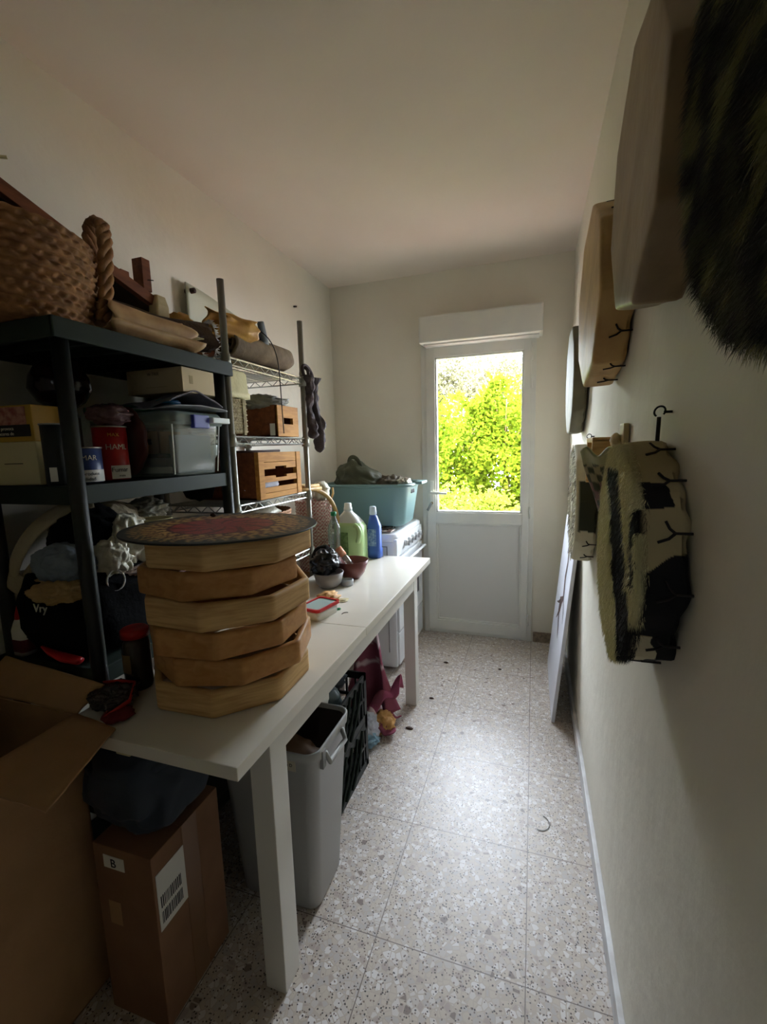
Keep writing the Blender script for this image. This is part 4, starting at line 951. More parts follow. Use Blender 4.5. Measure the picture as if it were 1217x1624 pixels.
# blue bottle
bl = thing('blue_detergent_bottle', 'blue liquid detergent bottle with pale cap right of the green jug', 'bottle', (-.86, 2.33, TT))
q = bmesh.new(); bx0, by0 = -.842, 2.325
loft(q, [(bx0, by0, TT, .036, .030, .02), (bx0, by0, TT+.004, .040, .034, .02), (bx0, by0, TT+.05, .040, .034, .02), (bx0, by0, TT+.056, .037, .031, .02), (bx0, by0, TT+.18, .037, .031, .02), (bx0-.004, by0, TT+.235, .022, .022, .02), (bx0-.006, by0, TT+.245, .015, .015, .014)], n=8)
obj('bottle_body', q, BLUEL, bl, True)
obj('cap', lathe(bmesh.new(), [(0, .243), (.019, .243), (.021, .25), (.018, .285), (.016, .290), (0, .290)], (bx0-.006, by0, TT), 26), BLUEC, bl, True)
obj('bottle_label', B(bx0-.026, bx0+.020, by0-.0345, by0-.0322, TT+.07, TT+.165, bev=.0005), LABB, bl)

# ------------------------------------------------------------------ stove, tub
sv = thing('white_stove', 'white enamel gas stove in the far left corner beyond the table', 'stove', (-1.05, 2.73, 0))
sx0, sx1, sy0, sy1 = -1.345, -.748, 2.43, 3.04
obj('stove_body', B(sx0, sx1-.01, sy0, sy1, .025, .80, bev=.012), ENAM, sv)
q = bmesh.new(); loft(q, [((sx0+sx1)/2, (sy0+sy1)/2, .80, .30, .307, .05), ((sx0+sx1)/2, (sy0+sy1)/2, .838, .298, .305, .05), ((sx0+sx1)/2, (sy0+sy1)/2, .846, .285, .293, .045), ((sx0+sx1)/2, (sy0+sy1)/2, .840, .26, .268, .04)])
obj('cooktop', q, ENAM, sv, True)
q = B(sx1-.02, sx1+.004, sy0, sy1, .705, .815, bev=.01); obj('control_panel', q, ENAM, sv)
for k in range(5):
    kn = bmesh.new(); yk = 2.60+.085*k; tube(kn, [(sx1+.003, yk, .765), (sx1+.028, yk, .765)], [.020, .017], seg=20)
    ko = obj('knob', kn, KNOB, sv, True); obj('knob_grip', B(sx1+.026, sx1+.034, yk-.004, yk+.004, .748, .782, bev=.002), GREYP, ko)
od = obj('oven_door', B(sx1-.012, sx1+.006, sy0+.012, sy1-.012, .25, .695, bev=.006), ENAM, sv)
q = bmesh.new(); tube(q, [(sx1+.005, sy0+.06, .668), (sx1+.04, sy0+.06, .672), (sx1+.04, sy1-.06, .672), (sx1+.005, sy1-.06, .668)], .009, seg=10); obj('oven_handle', q, ENAM, od, True)
obj('oven_window', B(sx1+.005, sx1+.008, sy0+.12, sy1-.12, .36, .58, bev=.002), M('oven_glass', (60, 64, 68), .1), od)
obj('warming_drawer', B(sx1-.012, sx1+.004, sy0+.012, sy1-.012, .04, .24, bev=.006), ENAM, sv)
q = bmesh.new(); box(q, sx0+.05, sx0+.055, sy0-.003, sy0, .2, .75); box(q, sx1-.06, sx1-.055, sy0-.003, sy0, .12, .775); box(q, sx0+.05, sx1-.055, sy0-.003, sy0, .770, .775)
obj('side_panel_seam', q, GREYP, sv)
for (x, y) in ((sx0+.05, sy0+.05), (sx1-.05, sy0+.05), (sx0+.05, sy1-.05), (sx1-.05, sy1-.05)): obj('foot', T([(x, y, 0), (x, y, .03)], .018, seg=14), GREYP, sv)
q = bmesh.new()
for (cx_, cy_) in ((-.90, 2.60), (-1.18, 2.60), (-.90, 2.87), (-1.18, 2.87)):
    for k in range(4): a_ = k*pi/2+pi/4; tube(q, [(cx_+.02*cos(a_), cy_+.02*sin(a_), .856), (cx_+.10*cos(a_), cy_+.10*sin(a_), .858), (cx_+.10*cos(a_), cy_+.10*sin(a_), .842)], .004, seg=6)
    tube(q, ellipse_pts((cx_, cy_, .856), (.075, 0, 0), (0, .075, 0)), .0035, seg=6)
obj('pan_support', q, GRATE, sv)
obj('burner_foil', B(-1.0, -.80, 2.50, 2.58, .846, .853, bev=.002), FOIL, sv, label='stained foil around the near burner')
tub = thing('blue_green_tub', 'large blue-green plastic laundry tub standing on the stove', 'tub', (-1.0, 2.74, .86))
tx, ty = -.995, 2.755
q = bmesh.new()
secs = [(tx, ty, .8625, .225, .145, .06), (tx, ty, .875, .238, .158, .07), (tx, ty, 1.10, .272, .188, .08), (tx, ty, 1.122, .278, .194, .08)]
loft(q, secs + [(tx, ty, 1.118, .270, .186, .078), (tx, ty, .885, .232, .152, .065)], cap1=True, n=10)
obj('tub_shell', q, TUBB, tub, True)
q = bmesh.new(); loft(q, [(tx, ty, 1.108, .276, .192, .08), (tx, ty, 1.110, .305, .212, .09), (tx, ty, 1.122, .308, .215, .09), (tx, ty, 1.128, .300, .208, .088), (tx, ty, 1.124, .272, .188, .08)], False, False, n=10)
obj('tub_rim', q, TUBB, tub, True)
obj('tub_grip', B(tx+.300, tx+.345, ty-.07, ty+.07, 1.118, 1.136, bev=.006), TUBB, tub)
for y in (ty-.04, ty-.012, ty+.016): obj('grip_slot', B(tx+.258, tx+.272, y-.008, y+.008, 1.06, 1.085, bev=.002), INK, tub)
ob_ = thing('olive_shopping_bag', 'dark olive crumpled shopping bag with loop handle lying in the tub', 'bag', (-1.03, 2.74, .90))
obj('bag_body', (lambda b: ([setattr(v.co, 'z', 1.06+(v.co.z-1.06)*(1.55-max(0, (v.co.x+1.12))*3.6)) for v in b.verts if v.co.z > 1.06], b)[1])(blob((-1.06, 2.74, 1.10), (.18, .13, .10), 101, .18, 2.0, 5)), OLIVE, ob_, True)
obj('bag_loop', T(ellipse_pts((-1.09, 2.68, 1.235), (.04, 0, -.005), (-.01, 0, .06), 24, -.4, 3.6), .013, seg=8, flat=(.3, (0, 1, 0))), OLIVE, ob_, True)
obj('bag_tail', blob((-.87, 2.74, 1.105), (.10, .09, .06), 102, .4, 4, 4), M('brown_fabric', (92, 82, 64), .7, bump=(30, .5)), None, True, 'brown cloth bundle beside the olive bag in the tub', 'cloth')
obj('foil_bag_scrap', blob((-.78, 2.72, 1.125), (.045, .05, .03), 103, .6, 6, 3), M('crinkled_silver_film', (190, 186, 170), .2, .4, bump=(40, .8)), None, True, 'shiny crinkled scrap at the right rim of the tub', 'wrapper')

# ------------------------------------------------------------------ under the table
bn = thing('grey_waste_bin', 'tall light grey rectangular plastic waste bin under the near end of the table', 'bin', (-.70, 1.09, 0))
q = bmesh.new(); bx, by = -.705, 1.088
loft(q, [(bx, by, 0, .125, .085, .03), (bx, by, .01, .13, .09, .03), (bx, by, .50, .162, .118, .035), (bx, by, .50, .166, .122, .036), (bx, by, .528, .168, .124, .036), (bx, by, .532, .165, .121, .036), (bx, by, .528, .160, .116, .034), (bx, by, .10, .13, .09, .03)], n=8)
obj('bin_shell', q, RUBGR, bn, True)
hq = bmesh.new(); tube(hq, [(bx+.166, by-.062, .505), (bx+.178, by-.058, .475), (bx+.180, by+.045, .475), (bx+.167, by+.05, .505)], .0075, seg=10)
obj('bin_handle', hq, RUBGR, bn, True)
obj('latch_slot', B(bx+.158, bx+.171, by-.085, by-.066, .468, .522, bev=.002), GREYP, bn)
obj('bin_label', B(bx+.04, bx+.105, by-.1225, by-.1205, .475, .505), M('cream_sticker', (196, 188, 164), .6), bn)
text('lettering', 'recycle D', .013, INK, bn, (bx+.045, by-.1228, .488), (1, 0, 0), (0, 0, 1))
obj('bin_bag', loft(bmesh.new(), [(bx, by, .518, .158, .114, .034), (bx, by, .46, .150, .106, .03), (bx-.01, by, .38, .10, .07, .03)], False, True), BINL, bn, True, label='dark liner inside the bin')
obj('crumpled_waste', blob((bx+.03, by-.02, .43), (.09, .06, .05), 110, .4, 4, 3), M('brown_waste', (110, 82, 56), .6), None, True, 'brown rubbish inside the grey bin', 'rubbish')
# black crates
def black_crate(lab, z0, z1, x1=-.655):
    t_ = thing('black_folding_crate', lab, 'crate', (-.85, 1.43, z0), group='black crates stacked under the table')
    x0, y0, y1 = x1-.38, 1.235, 1.635
    q = bmesh.new()
    for (p0, p1, fixed, ax) in ((y0, y1, x1, 'x'), (y0, y1, x0, 'x'), (x0, x1, y0, 'y'), (x0, x1, y1, 'y')):
        def bar(u0, u1, w0, w1):
            if ax == 'x': box(q, fixed-.004, fixed+.004, u0, u1, w0, w1)
            else: box(q, u0, u1, fixed-.004, fixed+.004, w0, w1)
        bar(p0, p1, z0, z0+.03); bar(p0, p1, z1-.03, z1); bar(p0, p0+.025, z0, z1); bar(p1-.025, p1, z0, z1)
        for k in range(1, 9): uu = p0+(p1-p0)*k/9; bar(uu-.004, uu+.004, z0+.03, z1-.03)
        bar(p0+.02, p1-.02, (z0+z1)/2-.006, (z0+z1)/2+.006)
    box(q, x0, x1, y0, y1, z0, z0+.006)
    obj('crate_frame', q, BLK, t_)
    obj('crate_side_panel', B(x1-.012, x1-.006, y0+.02, y1-.02, z0+.03, z0+(z1-z0)*(.62), bev=.001), M('dark_grey_panel', (58, 60, 66), .5), t_)
    q = bmesh.new()
    for k in range(4): tube(q, bend((x1+.008, y0+.03+.06*k, z0+.02), (x1+.012, y0+.12+.06*k, (z0+z1)/2), (x1+.006, y0+.17+.055*k, z1-.01), 6), .006, seg=6)
    obj('loose_webbing', q, BLKG, t_)
    return t_
black_crate('black slatted crate, lower of the two stacked under the table', .002, .205)
black_crate('black slatted crate, upper of the two, full of odds and ends', .208, .415)
for k, (x, y, m_, lab) in enumerate(((-.76, 1.56, PLASD, 'grey tangled cable lump on the upper crate'), (-.80, 1.48, BLKC, 'black bundle in the upper crate'), (-.72, 1.42, M('dark_teal_bits', (70, 84, 84), .4), 'dark teal knotted bits in the upper crate'))):
    obj('crate_clutter', blob((x, y, .405), (.04, .05, .04), 120+k, .5, 5, 3), m_, None, True, lab, 'clutter')
obj('paper_sheet', B(-.72, -.70, 1.325, 1.385, .30, .46), WHITE, None, False, 'white paper sheet standing against the upper black crate', 'paper')
# towel pile
VTOW = vcol('towel_weave', .9, .1, (300, .4))
def towel(fn, nu, nv, lab, colf):
    o = obj('burgundy_towel', grid(bmesh.new(), fn, nu, nv), VTOW, None, True, lab, 'towel', None, solid=.006)
    off = Vector(o.location); return setcol(o, lambda p: colf(p+off))
BUR, PNK = (150, 84, 100), (212, 186, 192)
def tw1(s, t):
    z = .47 - .40*s; w = .10 + .22*s
    return Vector((-.79 + (t-.35)*w + .02*sin(t*9+s*3), 1.97 - .05*s + .035*sin(t*11+s*2), z + .012*sin(t*14)))
towel(tw1, 30, 30, 'burgundy towel with pink stripes hanging in a tent shape by the stove', lambda p: PNK if (p.z > .385 or .285 < p.z < .305) else BUR)
def tw2(s, t):
    return Vector((-.76 + .165*s, 1.84 + .12*s + (t-.5)*.08, .06 + .12*s + .05*sin(pi*t) + .02*sin(s*12+t*5)))
towel(tw2, 26, 14, 'folded pink and burgundy towel strip pointing at the far table leg', lambda p: BUR if noise.noise(p*14) > -.1 else (170, 90, 120))
def tw3(s, t):
    return Vector((-.74 + .13*s + .02*sin(t*7), 1.88 + (t-.5)*.16, .02 + .10*(1-s)*(.6+.4*sin(t*6)) + .01*sin(s*14)))
towel(tw3, 20, 20, 'pale pink towel with burgundy corner lying on the floor', lambda p: BUR if p.x > -.67 else PNK)
obj('white_rag', blob((-.72, 1.80, .052), (.055, .06, .062), 131, .35, 3.5, 4, floor=.002), WCLO, None, True, 'bluish white rag crumpled by the black crates on the floor', 'rag')
obj('tan_bag', blob((-.665, 1.86, .045), (.055, .05, .048), 132, .4, 3.5, 4, floor=.001), BAGT, None, True, 'tan paper bag crumpled on the floor before the towels', 'bag')
obj('light_blue_bag', blob((-.70, 1.755, .022), (.05, .045, .028), 133, .45, 4, 4, floor=.001), BAGB, None, True, 'pale blue plastic bag, nearest thing of the floor heap', 'bag')
for (x, y, s, lab) in ((-.545, 1.915, 1.5, 'dark crumb on the floor right of the tan bag'), (-.50, 2.62, 1.2, 'dark leaf bit on the floor near the door'), (-.17, 2.62, .8, 'tiny dark speck on the floor before the door'), (-.50, 2.20, 1, 'small dark bit behind the far table leg')):
    obj('floor_crumb', blob((x, y, .003), (.012*s, .006*s, .004), int(x*100), .3, 4, 2, floor=.0004), DKW, None, False, lab, 'crumb')
obj('curled_hair_tie', T(ellipse_pts((.045, 1.52, .002), (.032, 0, 0), (0, .035, 0), 20, -1.9, 1.2), .0012, seg=5), GREYP, None, True, 'thin curled thread on the floor tiles near the right wall', 'thread')
# parcel box and pouf
pbx = thing('parcel_box', 'brown taped parcel box with white shipping labels under the table corner', 'box', (-.875, .765, 0), rot=(0, 0, radians(1)))
hx2, hy2, hz2 = .085, .112, .455
obj('box_body', B(-hx2, hx2, -hy2, hy2, 0, hz2, bev=.003), CARDD, pbx)
obj('packing_tape', B(-hx2-.001, hx2+.0012, -.02, .03, .004, hz2+.001, bev=.001), TAPE, pbx)
obj('shipping_label', B(hx2, hx2+.0012, -.105, -.02, .26, .405), WHITE, pbx, label='large white shipping label with barcodes')
q = bmesh.new(); rnd = random.Random(3)
for z0_, z1_ in ((.275, .305), (.315, .345)):
    y_ = -.098
    while y_ < -.035:
        w_ = rnd.choice((.0012, .002, .003)); box(q, hx2+.0012, hx2+.0016, y_, y_+w_, z0_, z1_); y_ += w_+rnd.choice((.0015, .0025))
obj('barcode', q, INK, pbx)
obj('letter_label', B(-.055, .005, -hy2-.0012, -hy2, .40, .432), WHITE, pbx)
text('lettering', 'B', .03, INK, pbx, (-.035, -hy2-.0016, .405), (1, 0, 0), (0, 0, 1))
obj('torn_label', B(-.055, -.02, -hy2-.0012, -hy2, .25, .31), CARD, pbx)
pf = thing('blue_grey_pouf', 'dark blue-grey padded bundle squeezed between parcel box and table top', 'bundle', (-.87, .77, .456))
q = blob((-.885, .765, .575), (.118, .122, .118), 141, .16, 1.7, 5, floor=.4575, power=.8)
for v in q.verts: v.co.z = min(v.co.z, .694 + .004*noise.noise(v.co*20))
obj('padded_cover', q, POUF, pf, True)
obj('cover_fold', T(bend((-.99, .675, .655), (-.86, .615, .60), (-.765, .74, .655), 14), [.004+.012*sin(pi*i/14) for i in range(15)], seg=10), POUF, pf, True)
# big open cardboard box in the near left corner
ob2 = thing('open_cardboard_box', 'big open brown cardboard box with spread flaps at the lower left', 'box', (-1.2, .45, 0))
X0, X1, Y0, Y1_, ZT = -1.395, -1.022, .20, .700, .735
for nm, b_ in (('side_panel', (X1-.005, X1, Y0, Y1_, 0, ZT)), ('side_panel', (X0, X0+.005, Y0, Y1_, 0, ZT)), ('side_panel', (X0, X1, Y0, Y0+.005, 0, ZT)), ('side_panel', (X0, X1, Y1_-.005, Y1_, 0, ZT)), ('bottom_panel', (X0, X1, Y0, Y1_, 0, .005))):
    obj(nm, B(*b_, bev=.001), CARD, ob2)
def quad(pts, th=.005, wob=.004, seed=0):
    p = [Vector(a) for a in pts]
    def fn(s, t):
        q = p[0].lerp(p[1], s).lerp(p[3].lerp(p[2], s), t); return q + Vector((0, 0, wob*noise.noise(Vector((s*3+seed, t*3, 0)))))
    return grid(bmesh.new(), fn, 10, 10)
obj('flap', quad([(X1, .47, ZT), (X1, Y1_, ZT), (-.862, .668, ZT+.012), (-.805, .475, ZT-.012)], seed=1), CARD, ob2, True, solid=.005)
obj('flap', quad([(X0, Y1_, ZT), (X1, Y1_, ZT), (-.985, .748, ZT+.055), (-1.33, .748, ZT+.085)], seed=2), CARD, ob2, True, solid=.005)
obj('flap', quad([(X0, Y0, ZT), (X0, Y1_-.02, ZT), (-1.25, Y1_-.06, ZT+.012), (-1.22, Y0+.1, ZT+.015)], seed=3), CARD, ob2, True, solid=.005)

# ------------------------------------------------------------------ hide drums on the right wall
def drum_skin(R_, depth, n, th0, soft, wob, seed, edge, segs=220, rx=1.0):
    """head at x=0 facing -x, shell back to x=depth; y/z plane; edge = ragged amount"""
    bm = bmesh.new(); rows = []
    prof = [(.02, .0)] + [(k/40, .0) for k in range(2, 38)] + [(.965, .0005), (.983, .002), (.994, .006), (1.0, .014)] + [(1.0+.004*sin(pi*k/10), .02+(depth-.03)*k/10) for k in range(1, 11) for k in (k-.75, k-.5, k-.25, k)] + [(.985, depth-.003), (.95, depth), (.80, depth)]
    for j, (k, x) in enumerate(prof):
        row = []
        for i in range(segs):
            th = 2*pi*i/segs; rr = rpoly(th, n, th0, R_, soft)*k
            w = wob*noise.noise(Vector((cos(th)*2.2+seed, sin(th)*2.2, x*9)))*(k**3)
            xx = x
            if j >= len(prof)-4: xx += edge*noise.noise(Vector((cos(th)*5+seed, sin(th)*5, 3))); 
            if j == len(prof)-1: rr *= 1+.1*noise.noise(Vector((cos(th)*6, sin(th)*6, seed)))
            row.append(bm.verts.new((xx, (rr+w)*cos(th)*rx, (rr+w)*sin(th))))
        rows.append(row)
    for a, b in zip(rows, rows[1:]):
        for i in range(segs): bm.faces.new((a[i], b[i], b[(i+1) % segs], a[(i+1) % segs]))
    bm.faces.new(rows[0])
    return bm
def stitch(R_, depth, n, th0, soft, angs, r_=.0021, size=.035):
    bm = bmesh.new()
    for a_ in angs:
        th = radians(a_)
        def P(da, x): t = th+da; rr = rpoly(t, n, th0, R_, soft)+.002; return Vector((x, rr*cos(t), rr*sin(t)))
        d_ = size/R_*.4
        tube(bm, [P(0, depth*.72), P(0, depth-.002), P(0, depth+.002)], r_, seg=6)
        tube(bm, [P(0, depth*.72), P(d_*.6, depth*.60), P(d_, depth*.40)], r_, seg=6)
        tube(bm, [P(0, depth*.72), P(-d_*.5, depth*.62), P(-d_*1.3, depth*.55)], r_, seg=6)
    return bm
def wall_drum(name, label, X, y, z, R_, depth, n, th0, soft, mat, yaw=0, tilt=0, wob=.004, seed=0, edge=.004, angs=(), smat=CORD, frame=WDRUM[1], rx=1.0, segs=220):
    t_ = thing(name, label, 'drum', (X, y, z), rot=(0, radians(tilt), radians(yaw)), group=None)
    o = obj('drum_skin', drum_skin(R_, depth, n, th0, soft, wob, seed, edge, segs=segs, rx=rx), mat, t_, True)
    q = bmesh.new(); rows = []
    for (k, x) in ((.955, .012), (.955, depth-.008), (.88, depth-.008), (.88, .012)):
        rows.append([q.verts.new((x, rpoly(2*pi*i/96, n, th0, R_*k, soft)*cos(2*pi*i/96)*rx, rpoly(2*pi*i/96, n, th0, R_*k, soft)*sin(2*pi*i/96))) for i in range(96)])
    rows.append(rows[0])
    for a, b in zip(rows, rows[1:]):
        for i in range(96): q.faces.new((a[i], a[(i+1) % 96], b[(i+1) % 96], b[i]))
    obj('frame', q, frame, t_)
    for a_ in angs: obj('lacing_stitch', stitch(R_, depth, n, th0, soft, (a_,)), smat, t_, True)
    return t_, o
SKB = M('brown_smoked_rawhide', (156, 132, 98), .5, var=(9, (134, 112, 82)), bump=(25, .25))
SKL = M('golden_rawhide', (206, 170, 112), .45, var=(10, (182, 144, 90)), bump=(25, .25))
SKD = M('grey_brown_rawhide', (122, 116, 92), .6, var=(10, (100, 94, 74)), bump=(30, .3))
wall_drum('frame_drum', 'large plain tan octagonal hide drum high on the right wall, nearest after the furry one', .137, .845, 1.752, .208, .072, 8, radians(-100), .99, SKB, seed=3, edge=.003)
wall_drum('frame_drum', 'golden hide drum with dark Y-shaped lacing second from the near end of the upper row', .131, 1.395, 1.722, .228, .078, 8, radians(10), .9, SKL, yaw=1, seed=5, edge=.006, angs=(170, 215, 190, 150, 240, 265, 125, 100))
wall_drum('frame_drum', 'narrow dark grey-brown drum farthest along the upper row of the right wall', .150, 2.30, 1.62, .245, .058, 10, 0, .8, SKD, seed=7, edge=.006, angs=())
d4, d4o = wall_drum('cowhide_drum', 'smaller white and dark haired hide drum behind the big cowhide drum, lower row', .142, 1.84, 1.118, .222, .07, 9, .2, .8, VHIDE, yaw=-1, seed=9, edge=.006, angs=(215, 240, 262), smat=CORD)
def col4(p):
    th = math.atan2(p.z, p.y)
    nn = noise.noise(p*14)*.03
    if p.x > .012 and p.y+nn < -.02 and -.09 < p.z+nn < .11: return (58, 62, 48)
    if p.x < .012 and noise.noise(Vector((p.y*10, p.z*3, 4))) > .35: return (120, 108, 90)
    return (212, 206, 178)
setcol(d4o, col4)
CY, CZ, CR, CXH, CD = .905, 1.143, .203, .143, .070
cow, cowo = wall_drum('cowhide_drum', 'large black and white hairy cowhide drum hanging from a hook on the right wall', CXH, CY, CZ, CR, CD, 9, .45, .85, VHIDE, seed=11, edge=.010, wob=.008, angs=(215, 185, 160, 135, 112, 250), rx=.98, segs=560)
def cowcol(p):
    q = Vector((p.x*.6, p.y, p.z)); n1 = noise.noise(q*12+Vector((3, 1, 7)))*.035 + noise.noise(q*34)*.012
    if p.x > .014:
        near = p.y < .02
        if near and p.z+n1 < .0 + p.x*.25 and not (p.z+n1*.6 < -.095 and p.x+n1 < .042): return (22, 22, 22)
        if near and .105 < p.z+n1*.5 < .140 and p.x+n1 < .055: return (30, 28, 26)
        if p.z < -.10: return (196, 186, 156)
        return (182, 166, 126)
    yb = -.02 + .65*(p.z-.05)
    if abs(p.y+n1-yb) < .064 and p.z < .15: return (28, 26, 24)
    if -.19 < p.y+n1 < -.155 and p.z > -.02: return (34, 32, 28)
    return (222, 214, 166)
setcol(cowo, cowcol)
def hairs(name, parent, pts, L, rad, colf, grav=.55, seed=0, segs=4, back=Vector((.1, 0, 0)), kind='stuff', mat=None):
    """pts: list of (position, normal) in the drum's own frame"""
    rnd = random.Random(seed); vs, fs, cl = [], [], []
    for p, nrm in pts:
        l = L*rnd.uniform(.5, 1.25); d = (nrm*.55 + Vector((rnd.gauss(0, .18), rnd.gauss(0, .18), -grav+rnd.gauss(0, .15)))).normalized()
        clump = Vector((noise.noise(p*22), noise.noise(p*22+Vector((5, 0, 0))), noise.noise(p*22+Vector((0, 5, 0)))*.5))*.5
        side = d.cross(Vector((rnd.gauss(0, 1), rnd.gauss(0, 1), rnd.gauss(0, 1)))).normalized()
        c = colf(p); i0 = len(vs); q = p.copy(); dd = (d+clump).normalized()
        for k in range(segs+1):
            w = rad*(1-k/(segs+.3)); vs += [q-side*w, q+side*w]; cl += [lin(c)]*2
            q = q + dd*l/segs; dd = (dd + Vector((0, 0, -.22*grav/.55)) - nrm*.10).normalized()
        for k in range(segs): a = i0+2*k; fs.append((a, a+1, a+3, a+2))
    me = bpy.data.meshes.new(name); me.from_pydata([tuple(v) for v in vs], [], fs)
    at = me.color_attributes.new('Col', 'FLOAT_COLOR', 'POINT'); at.data.foreach_set('color', [x for c in cl for x in c])
    me.materials.append(mat or VHAIR); o = bpy.data.objects.new(name, me); C.objects.link(o); o.parent = parent
    if kind: o['kind'] = kind
    return o
rnd = random.Random(5); pts = []
for _ in range(9000):    # on the cowhide head, denser at its rim
    th = rnd.uniform(0, 2*pi); k = 1-rnd.random()**1.6*.9; rr = rpoly(th, 9, .45, CR, .85)*k
    pts.append((Vector((0, rr*cos(th)*.98, rr*sin(th))), Vector((-.6, cos(th)*.3*(k > .9), sin(th)*.3)).normalized()))
hairs('hide_hair', cow, pts, .013, .0005, cowcol, .9, 1)
pts = []
for _ in range(5200):
    th = rnd.uniform(0, 2*pi); x = .002+.016*rnd.random()**1.5; rr = rpoly(th, 9, .45, CR, .85)*.995
    pts.append((Vector((x, rr*cos(th)*.98, rr*sin(th))), Vector((-.5, cos(th), sin(th))).normalized()))
hairs('rim_hair', cow, pts, .014, .0005, lambda p: cowcol(Vector((0, p.y, p.z))), .5, 2)
pts = []
for _ in range(2600):
    th = rnd.uniform(0, 2*pi); k = 1-rnd.random()**1.5*.8; rr = rpoly(th, 9, .2, .222, .8)*k
    pts.append((Vector((0, rr*cos(th), rr*sin(th))), Vector((-1, 0, 0))))
hairs('hide_hair', d4, pts, .014, .0006, lambda p: (206, 200, 180) if noise.noise(p*20) > -.2 else (110, 98, 84), .9, 3)
# hooks and strings
def hook(y, z, zdrum, lab, X=.20):
    t_ = thing('wall_hook', lab, 'hook', (XR, y, z))
    q = bmesh.new(); tube(q, [(XR, y, z), (XR-.012, y, z)] , .0022, seg=8); tube(q, ellipse_pts((XR-.018, y, z+.001), (.008, 0, 0), (0, -.006, .008), 16, -.6, 4.2), .0016, seg=8)
    obj('hook_wire', q, BLK, t_, True)
    obj('leather_string', T([(XR-.019, y-.002, z-.008), (XR-.020, y-.002, zdrum)], .0032, seg=8), CORD, t_, True)
hook(.862, 1.388, 1.335, 'black metal wall hook with leather thong above the big cowhide drum')
hook(2.16, 1.91, 1.86, 'thin wire hook above the farthest narrow drum of the upper row')
hook(1.86, 1.365, 1.33, 'wire loop above the small white haired drum')
# furry drum, nearest
fur, furo = wall_drum('furry_drum', 'large dark long-haired furry drum hanging nearest on the right wall', .116, .262, 1.590, .205, .085, 20, 0, .3, M('black_hide', (34, 30, 24), .8), seed=13, edge=.004)
pts = []; rnd = random.Random(8)
for _ in range(60000):
    th = rnd.uniform(-.2*pi, 1.25*pi)-.5*pi*rnd.random(); th = rnd.uniform(-pi*.62, pi*.45)
    k = 1.03-rnd.random()**1.9*.9; rr = .205*k
    if k > .98: pts.append((Vector((rnd.uniform(.0, .05), .205*cos(th), .205*sin(th))), Vector((-.3, cos(th), sin(th))).normalized()))
    else: pts.append((Vector((0, rr*cos(th), rr*sin(th))), Vector((-1, .35*cos(th), 0)).normalized()))
def fur_highlight_col(p):
    v = noise.noise(p*30); return (150, 146, 92) if v > .22 else ((84, 84, 58) if v > -.08 else (36, 36, 30))  # lighter strands put the yellow-green highlights into the hair colour
hairs('long_fur', fur, pts, .012, .0003, fur_highlight_col, .55, 4, segs=3, mat=vcol('glossy_fur', .32, .8))
# small wooden frame and carved wood pieces between the drums
wf = thing('small_wood_frame', 'small pale wooden frame hanging on the right wall between the drums', 'frame', (.17, 1.40, 1.33))
q = bmesh.new(); rows = []
def trapz(k, x): return [(x, -.055*k-.01, -.09), (x, -.035*k-.01, .07), (x, .035*k, .07), (x, .055*k, -.09)]
for (a_, b_, c_, d_) in (((1.36, 1.25), (1.375, 1.345), 0, 0),): pass
box(q, .155, .213, 1.385, 1.398, 1.22, 1.352, bev=.003); box(q, .155, .213, 1.51, 1.523, 1.22, 1.345, bev=.003); box(q, .155, .213, 1.385, 1.523, 1.342, 1.356, bev=.004)
obj('frame_boards', q, WDRUM[0], wf)
lv = thing('drum_beater', 'pale wooden stick with rounded head behind the cowhide drum', 'beater', (.195, 1.22, 1.35))
q = bmesh.new(); box(q, .200, .213, 1.195, 1.245, 1.22, 1.385, bev=.004); obj('beater_stick', q, HIDEC, lv)
obj('beater_head', blob((.190, 1.235, 1.345), (.012, .018, .018), 15, .1, 3, 3), HIDEC, lv, True)
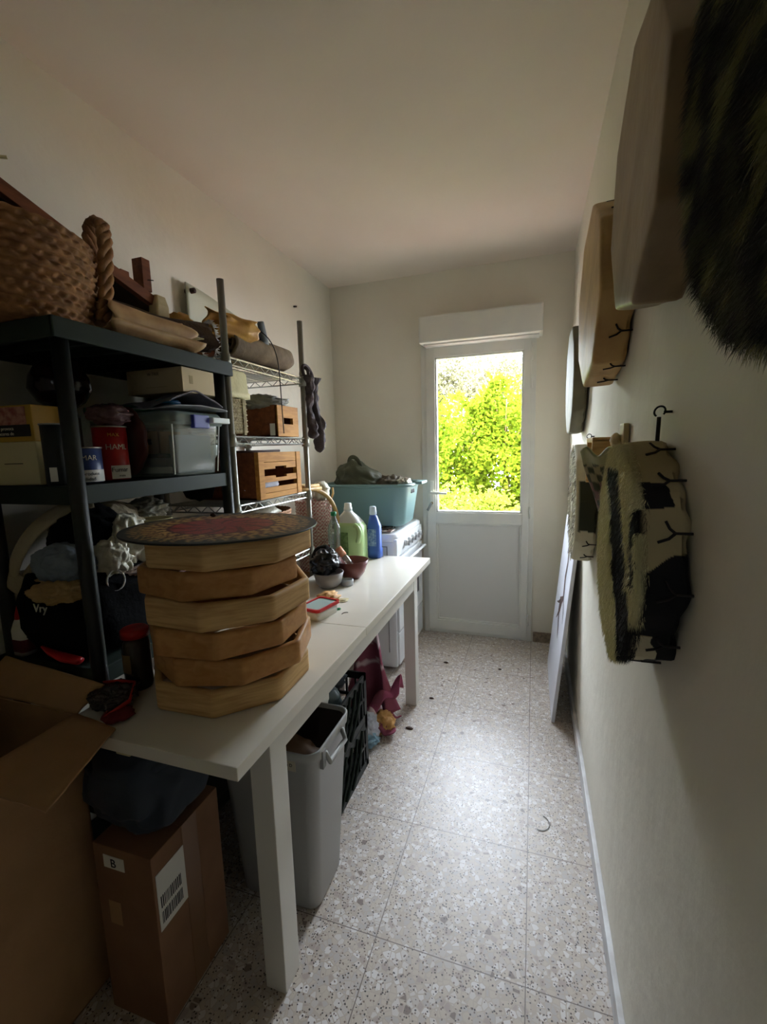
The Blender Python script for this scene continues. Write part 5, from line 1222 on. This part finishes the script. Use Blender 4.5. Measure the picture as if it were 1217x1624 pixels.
# patterned leaf cloth mask
pmk = bmesh.new()
grid(pmk, lambda s, t: Vector((.118+.075*t, 1.26+.05*(1-t)+.02*sin(s*6), 1.318-.155*s + .012*sin(t*9)*(1-s))) + Vector((.05*s*(1-t), 0, 0)), 30, 24)
po = obj('patterned_rattle', pmk, VFLAT, None, True, 'greenish leaf-patterned hide rattle hanging between the two lower drums', 'rattle', solid=.006)
off_ = Vector(po.location)
def patc(p):
    s_ = sin(p.x*230+p.z*60)*cos(p.z*150)
    return (176, 176, 134) if p.z+off_.z > 1.285 else ((74, 80, 58) if s_ > .05 else ((176, 168, 132) if p.z+off_.z > 1.235 else (134, 104, 98)))
setcol(po, patc)
# leaning painted board
bd_ = thing('painted_board', 'white board with a brown branch painted on it leaning against the right wall', 'board', (.13, 2.45, 0))
def lean(a, b, z, y):   # board plane from foot (x=.106) to wall (x=.206) at z=.93
    return None
th_ = math.atan2(.088, .93)
def leanm(): return Matrix.Translation((.104, 0, .0)) @ Matrix.Rotation(th_, 4, 'Y')
obj('panel', box(bmesh.new(), 0, .016, 2.155, 2.80, 0, .935, bev=.001, mat=leanm()), M('white_board', (224, 226, 234), .5), bd_)
bmp = bmesh.new()
def flat_stroke(pts, ws):
    vs = []
    for (y, z), w in zip(pts, ws): vs.append((bmp.verts.new(leanm() @ Vector((-.0012, y-w, z))), bmp.verts.new(leanm() @ Vector((-.0012, y+w, z)))))
    for a, b in zip(vs, vs[1:]): bmp.faces.new((a[0], a[1], b[1], b[0]))
flat_stroke([(2.40, .33), (2.43, .38), (2.50, .44), (2.46, .52), (2.36, .57), (2.40, .66), (2.37, .75), (2.42, .86), (2.40, .93)], [.004, .03, .035, .06, .022, .03, .02, .02, .012])
flat_stroke([(2.46, .52), (2.58, .47), (2.68, .44)], [.03, .02, .006]); flat_stroke([(2.50, .44), (2.60, .37)], [.025, .006]); flat_stroke([(2.36, .57), (2.28, .52), (2.25, .47)], [.02, .012, .004])
obj('branch_painting', bmp, M('brown_branch_paint', (104, 78, 70), .7, var=(30, (70, 52, 48))), bd_)
